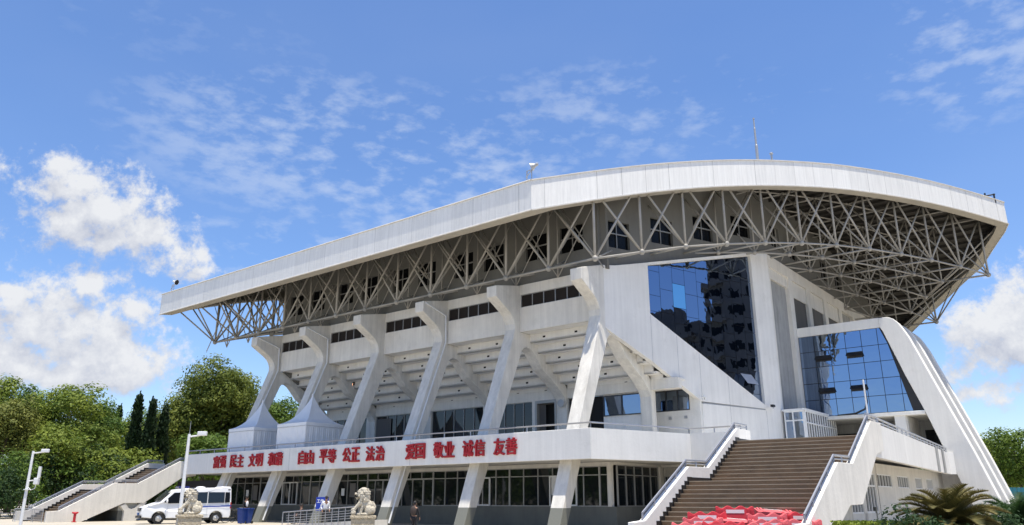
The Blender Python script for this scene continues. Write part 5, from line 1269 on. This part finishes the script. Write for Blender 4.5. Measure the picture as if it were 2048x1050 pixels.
def crown(lobes, leaf, dens, r_, flat=0.75, up=0.45):
    """lobes: (x, y, z, rx, rz); leaves sit mostly in clumps near each lobe's surface"""
    m = MB(); V = []; Fc = []
    for (x, y, z, rx, rz) in lobes:
        nc = int(dens * rx * rz * 0.42) + 3
        for _ in range(nc):
            d = Vector((r_.gauss(0, 1), r_.gauss(0, 1), r_.gauss(0, 1))).normalized()
            if d.z < -0.5 and r_.random() < 0.7: continue
            rad = r_.uniform(0.74, 1.05) if r_.random() < 0.85 else r_.uniform(0.3, 0.74)
            cc = Vector((x + d.x * rx * rad, y + d.y * rx * rad, z + d.z * rz * rad)); cr = leaf * r_.uniform(1.5, 3.4)
            for _ in range(int(20 + 9 * cr / leaf)):
                q = Vector((r_.gauss(0, 1), r_.gauss(0, 1), r_.gauss(0, 1) + 0.25)); q.normalize(); p = cc + Vector((q.x, q.y, q.z * 0.72)) * cr * r_.uniform(0.6, 1.05)
                n = (q * 0.75 + d * 0.25 + Vector((r_.gauss(0, 0.32), r_.gauss(0, 0.32), r_.gauss(0, 0.32) + up * 0.6))).normalized()
                a = n.orthogonal().normalized(); b = n.cross(a); t = r_.uniform(0, 2 * pi); a, b = a * cos(t) + b * sin(t), b * cos(t) - a * sin(t)
                l = leaf * r_.uniform(0.5, 1.15); w = l * r_.uniform(0.4, 0.6); k = len(V)
                V += [p - a * l * 0.5, p + b * w * 0.5 - n * l * 0.06, p + a * l * 0.5, p - b * w * 0.5 - n * l * 0.06]; Fc.append((k, k + 1, k + 2, k + 3))
    m.add(V, Fc); return m


def broad_tree(seed, H, R, leafm, leaf=0.42, dens=14, trunk_h=0.28, squash=0.8, nl=13):
    r_ = random.Random(seed); lobes = []
    zc = H * (trunk_h + (1 - trunk_h) * 0.52)
    lobes.append((0, 0, zc, R * 0.62, (H - zc) * 0.80))
    for i in range(nl):
        a = r_.uniform(0, 2 * pi) ; q = sqrt(r_.random()); f = r_.uniform(-0.75, 0.95); rr = R * 0.72 * sqrt(max(0.05, 1 - f * f * 0.75)) * (0.45 + 0.55 * q)
        s = R * r_.uniform(0.26, 0.44); lobes.append((rr * cos(a), rr * sin(a), zc + f * (H - zc) * 0.70, s, s * squash))
    t = MB(); th = H * trunk_h; lean = Vector((r_.uniform(-0.4, 0.4), r_.uniform(-0.4, 0.4), th)); w = 0.022 * H + 0.06
    t.tube((0, 0, 0), lean * 0.5, w, 8, w * 0.8); t.tube(lean * 0.5, lean, w * 0.8, 8, w * 0.62)
    for (x, y, z, rx, rz) in lobes[1:]:
        mid = lean.lerp(Vector((x, y, z)), 0.5) + Vector((0, 0, -0.2)); t.tube(lean, mid, w * 0.45, 5, w * 0.25); t.tube(mid, (x, y, z), w * 0.25, 5, w * 0.08)
    return crown(lobes, leaf, dens, r_), t, leafm


def put_tree(spec, loc, label, cat='tree', group=None, name='broadleaf_tree', rz=0.0):
    c, t, lm = spec; r = thing(name, loc, label, cat, rz, group)
    c.build('crown', lm, r, fix=False); t.build('trunk', BARK, r, smooth=True); return r


def top_of(u, v, y): p = at(u, v, y); return p
TREES = [  # u, v of the top, distance, crown radius, seed, material, label
    (-20, 742, 92, 6.0, 11, LEAF_A, 'tall dark green tree cut by the left picture edge'),
    (62, 756, 104, 4.2, 12, LEAF_E, 'round dark topped tree second from the left edge'),
    (20, 805, 78, 4.6, 13, LEAF_B, 'olive brown tree standing lowest at the left edge'),
    (150, 764, 84, 5.4, 14, LEAF_A, 'tall bright green tree behind the lower flight of the side staircase'),
    (118, 850, 76, 3.6, 15, LEAF_A, 'fresh green tree in front of the tall bright green tree, behind the staircase foot'),
    (205, 800, 98, 3.6, 16, LEAF_E, 'dark tree at the right shoulder of the tall bright green tree'),
    (240, 836, 108, 5.0, 17, LEAF_A, 'light green tree behind the cypresses at their left'),
    (335, 818, 112, 5.5, 18, LEAF_E, 'mid green tree behind the rightmost cypress'),
    (250, 905, 80, 3.4, 20, LEAF_A, 'low yellow green tree left of the cypresses, above the staircase landing'),
    (395, 800, 104, 4.6, 21, LEAF_C, 'dark camphor tree on the left flank of the big round tree'),
    (575, 785, 112, 5.5, 23, LEAF_E, 'green tree seen through the farthest column of the hall'),
    (420, 870, 92, 3.6, 24, LEAF_E, 'low dark tree under the big round tree beside the pagoda tent'),
]
for (u, v, y, R, sd, lm, lb) in TREES:
    p = at(u, v, y); put_tree(broad_tree(sd, p.z, R, lm, leaf=0.40 if y < 90 else 0.46, dens=22), (p.x, y, ground_z(0, y)), lb, group='trees behind the side staircase', rz=sd)
p = at(450, 723, 106); put_tree(broad_tree(31, p.z, 7.6, LEAF_C, leaf=0.46, dens=21, trunk_h=0.16, nl=28), (p.x, 106, 0.2), 'big round camphor tree left of the hall, tallest crown', name='camphor_tree', rz=0.6)
RT_ = [(1985, 858, 78, 4.4, 41, LEAF_A, 'green tree just right of the sweeping white fins'), (2062, 856, 70, 4.6, 42, LEAF_E, 'green tree cut by the right picture edge')]
for (u, v, y, R, sd, lm, lb) in RT_:
    p = at(u, v, y); put_tree(broad_tree(sd, p.z, R, lm, leaf=0.34, dens=17, trunk_h=0.1), (p.x, y, 0.2), lb, group='trees right of the hall', rz=sd)


def cypress(loc, H, R, label, seed):
    r_ = random.Random(seed); V = []; Fc = []
    for _ in range(int(900 * H / 8)):
        z = H * (0.04 + 0.96 * r_.random() ** 1.15); f = z / H; rad = R * (1 - f) ** 0.75 * (0.75 + 0.3 * sin(z * 2.3 + seed) * 0.5) * (1 if f > 0.12 else f / 0.12)
        a = r_.uniform(0, 2 * pi); q = rad * sqrt(r_.uniform(0.45, 1.0)); c = Vector((q * cos(a), q * sin(a), z))
        for _ in range(8):
            p = c + Vector((r_.gauss(0, 0.12), r_.gauss(0, 0.12), r_.gauss(0, 0.22))); up = Vector((cos(a) * 0.45, sin(a) * 0.45, 1.0)).normalized(); up = (up + Vector((r_.gauss(0, 0.3), r_.gauss(0, 0.3), 0))).normalized()
            sd = up.cross(Vector((r_.gauss(0, 1), r_.gauss(0, 1), r_.gauss(0, 1)))).normalized(); l = r_.uniform(0.25, 0.5); w = 0.12; k = len(V)
            V += [p - up * l * 0.5, p + sd * w, p + up * l * 0.5, p - sd * w]; Fc.append((k, k + 1, k + 2, k + 3))
    r = thing('cypress_tree', loc, label, 'tree', 0, 'cypresses behind the side staircase'); MB().add(V, Fc).build('crown', LEAF_D, r, fix=False); MB().tube((0, 0, 0), (0, 0, H * 0.9), 0.16, 7, 0.02).build('trunk', BARK, r)


for (u, v, y, R, lb) in ((279, 797, 82, 1.35, 'tallest dark cypress, leftmost of the three behind the staircase'), (307, 806, 82, 1.3, 'dark cypress in the middle of the three behind the staircase'), (331, 822, 84, 1.5, 'broad dark cypress, rightmost of the three behind the staircase'), (240, 818, 118, 0.9, 'slim far cypress top between the trees left of the three cypresses')):
    p = at(u, v, y); cypress((p.x, y, 0.1), p.z, R, lb, u)
# dark undergrowth below the trees at the left
def shrub_mass(name, pts, label, leafm, leaf, dens, seed, cat='shrub', group=None):
    r_ = random.Random(seed); c0 = Vector(pts[0][:3]); base = Vector((c0.x, c0.y, 0.1)); lobes = [(x - base.x, y - base.y, z - base.z, rx, rz) for x, y, z, rx, rz in pts]
    r = thing(name, base, label, cat, 0, group); crown(lobes, leaf, dens, r_).build('foliage', leafm, r, fix=False)
    t = MB()
    for (x, y, z, rx, rz) in lobes:
        for _ in range(3): t.tube((x + r_.uniform(-.3, .3), y, max(-0.1, z - rz - 0.3)), (x + r_.uniform(-.5, .5) * rx, y + r_.uniform(-.5, .5) * rx, z), 0.03, 5)
    t.build('stem', BARK, r); return r


for i, (u, v, y, lb) in enumerate(((-10, 925, 68, 'dark shrub at the far left edge under the trees'), (22, 900, 70, 'taller dark shrub beside the far left pole'), (75, 900, 74, 'dark shrub behind the foot of the side staircase'), (140, 905, 76, 'dark shrub behind the lower stair rail'), (200, 892, 78, 'dark shrub behind the stair landing'))):
    p = at(u, v, y); shrub_mass('shrub', [(p.x, y, p.z * 0.52, 2.2, p.z * 0.48), (p.x - 1.8, y + 1, p.z * 0.4, 1.8, p.z * 0.36), (p.x + 1.7, y + 1, p.z * 0.45, 1.8, p.z * 0.4)], lb, LEAF_E if i % 2 else LEAF_Q, 0.32, 16, 50 + i, group='shrubs under the left trees')


def cycad(loc, R, h, n, label, leafm, seed, th):
    r_ = random.Random(seed); r = thing('cycad_plant', loc, label, 'plant', 0, 'cycads by the stairs')
    t = MB().lathe([(0.16, 0), (0.2, th * 0.3), (0.18, th * 0.7), (0.2, th)], n=12)
    for _ in range(60):
        a = r_.uniform(0, 2 * pi); z = r_.uniform(0.02, th); t.add([(0.18 * cos(a - .2), 0.18 * sin(a - .2), z), (0.18 * cos(a + .2), 0.18 * sin(a + .2), z), (0.27 * cos(a), 0.27 * sin(a), z + 0.08)], [(0, 1, 2)])
    t.build('trunk', BARK, r)
    for i in range(n):
        f = i / n; a = i * 2.39996 + r_.uniform(-.15, .15); el = radians(78 - 92 * f ** 0.9 + r_.uniform(-6, 6)); L_ = R * r_.uniform(0.85, 1.1); m = MB(); ns = 26
        hd = Vector((cos(a), sin(a), 0)); p = Vector((0, 0, th)); pts = [p.copy()]; e = el
        for q in range(ns): p = p + (hd * cos(e) + Vector((0, 0, sin(e)))) * (L_ / ns); e -= radians(1.5 + 2.6 * q / ns) ; pts.append(p.copy())
        side = Vector((-sin(a), cos(a), 0))
        m.path(pts[::5] + ([pts[-1]] if (ns % 5) else []), 0.012, 4)
        for q in range(3, ns + 1):
            dirn = (pts[q] - pts[q - 1]).normalized(); up = side.cross(dirn) * -1
            if up.z < 0 and abs(dirn.z) < 0.95: up = -up
            ll = R * 0.23 * (sin(pi * min(1, 0.12 + 0.86 * q / ns)) ** 0.6 + 0.08)
            for sg_ in (-1, 1):
                for sub in (0.0, 0.5):
                    b0 = pts[q - 1].lerp(pts[q], sub); tip = b0 + (side * sg_ * 0.80 + dirn * 0.55 + up * 0.30 + Vector((r_.uniform(-.05, .05), r_.uniform(-.05, .05), r_.uniform(-.08, .04)))) * ll
                    w = dirn * 0.014 * R; m.add([b0 - w, b0 + w, tip], [(0, 1, 2)])
        m.build('frond', leafm, r, fix=False)


cycad((px(1893, 19), 19, 0.0), 1.28, 0, 84, 'large yellowish cycad in front of the hall end wall', LEAF_P, 5, 1.02)
cycad((px(2030, 22), 22, 0.0), 1.25, 0, 44, 'dark green cycad right of the large yellowish one', LEAF_Q, 6, 0.95)
for i, (u, v, y, lb) in enumerate(((1800, 1030, 17.5, 'dark shrub low left of the cycad trunk'), (1890, 1042, 17.2, 'dark shrub directly beneath the yellowish cycad'), (1975, 1015, 20.5, 'dark shrub between the two cycads'), (2045, 1000, 25, 'dark shrub at the right picture edge behind the dark cycad'))):
    p = at(u, v, y); shrub_mass('shrub', [(p.x, y, p.z * 0.55, 0.62, p.z * 0.45), (p.x + 0.5, y + 0.4, p.z * 0.45, 0.55, p.z * 0.4)], lb, LEAF_Q, 0.12, 160, 70 + i, group='shrubs round the cycads')
# far wood behind the trees, one mass
r_ = random.Random(77); lob = []
for i in range(34): lob.append((-118 + i * 3.1 + r_.uniform(-1, 1), 128 + r_.uniform(-3, 3), r_.uniform(3.5, 5.5), r_.uniform(3.2, 4.4), r_.uniform(3.6, 5.0)))
for i in range(16): lob.append((48 + i * 3.2, 112 + r_.uniform(-3, 3), r_.uniform(3.0, 4.5), r_.uniform(3.2, 4.2), r_.uniform(3.0, 4.2)))
tag(crown(lob, 0.7, 8, r_).build('far_wood', LEAF_E, None, fix=False), 'dark band of woodland far behind the garden trees', 'woodland', kind='stuff')
# clipped hedge
p = at(1752, 1043, 20); r_ = random.Random(9); V = []; Fc = []
for _ in range(6500):
    q = Vector((r_.uniform(-0.9, 0.9), r_.uniform(-0.6, 0.6), p.z * r_.random() ** 0.35)); n = Vector((r_.gauss(0, 1), r_.gauss(0, 1), r_.gauss(0, 1) + 0.6)).normalized(); a = n.orthogonal().normalized(); b = n.cross(a); l = 0.05; k = len(V)
    V += [q - a * l, q + b * l * 0.6, q + a * l, q - b * l * 0.6]; Fc.append((k, k + 1, k + 2, k + 3))
hg = thing('clipped_hedge', (p.x, 20, 0.0), 'low clipped hedge left of the large yellowish cycad', 'hedge'); MB().add(V, Fc).build('foliage', LEAF_A, hg, fix=False); MB().box(-0.8, 0.8, -0.5, 0.5, 0, p.z * 0.85).build('woody_core', BARK, hg)
# teal sheet fence at the right edge and a dark rail fence at the left edge
p = at(2030, 975, 60); r = thing('sheet_fence', (p.x, 60, 0.0), 'teal blue sheet fence at the right edge under the trees', 'fence'); H = p.z
m = MB()
for i in range(60): m.box(-3.2 + i * 0.3, -3.2 + i * 0.3 + 0.27, -0.03 - 0.02 * (i % 2), 0.0, 0.0, H)
m.build('sheet_panel', TEAL, r)
for i in range(8): MB().box(-3.2 + i * 2.5, -3.12 + i * 2.5, 0.0, 0.08, 0.0, H + 0.05).build('post', GREYP, r)
m = MB(); m.box(-3.2, 14.8, 0.001, 0.05, H - 0.25, H - 0.18); m.build('rail', GREYP, r)
# apartment towers across the street to the right, mirrored in the tower glass
def apartment(loc, w, d, h, rz, label):
    r = thing('apartment_building', loc, label, 'building', rz, 'apartment blocks across the street'); MB().box(-w / 2, w / 2, -d / 2, d / 2, 0, h).build('wall', TILEB, r)
    m = MB(); b = MB(); fl = int(h / 3)
    for k in range(fl):
        z = k * 3 + 1.0; n = int(w / 3)
        for i in range(n):
            x = -w / 2 + (i + 0.5) * w / n; m.box(x - 0.9, x + 0.9, -d / 2 - 0.03, -d / 2 - 0.01, z, z + 1.5)
            if i % 3 == 1: b.box(x - 1.3, x + 1.3, -d / 2 - 1.2, -d / 2, z - 1.0, z - 0.1)
        n = int(d / 3)
        for i in range(n): y = -d / 2 + (i + 0.5) * d / n; m.box(-w / 2 - 0.03, -w / 2 - 0.01, y - 0.8, y + 0.8, z, z + 1.5)
    tag(m.build('window', BLACKG, r), kind='stuff'); b.build('balcony', TILEB, r); MB().box(-w * 0.2, w * 0.2, -d * 0.2, d * 0.2, h, h + 4).build('stair_head', TILEB, r)


apartment((97, 58.5, 0.0), 25, 14, 66, radians(-88), 'tall apartment tower mirrored in the dark half of the slanting glass')
apartment((112, 34, 0.0), 26, 14, 33, radians(-80), 'lower apartment block mirrored below the sky in the slanting glass')
r_ = random.Random(78); lob = [(-84 + r_.uniform(-4, 4), -40 + i * 4.2, r_.uniform(3.5, 6.5), r_.uniform(3.8, 5), r_.uniform(4, 6)) for i in range(32)]
tag(crown(lob, 0.9, 5, r_).build('roadside_wood', LEAF_E, None, fix=False), 'dark roadside greenery mirrored in the ground floor windows', 'woodland', kind='stuff')
for i, (x, y, h, R) in enumerate(((-62, 22, 11, 6), (-48, 4, 10, 6), (-74, 42, 12, 6.5))):
    put_tree(broad_tree(90 + i, h, R, LEAF_E, leaf=0.6, dens=7), (x, y, 0.0), ['roadside tree mirrored in the ground floor windows, nearest the camera', 'roadside tree mirrored in the ground floor windows, left of the camera', 'roadside tree mirrored in the ground floor windows, far left'][i], group='roadside trees beside the viewpoint')

for o in bpy.data.objects:
    if '_o' in o: del o['_o']
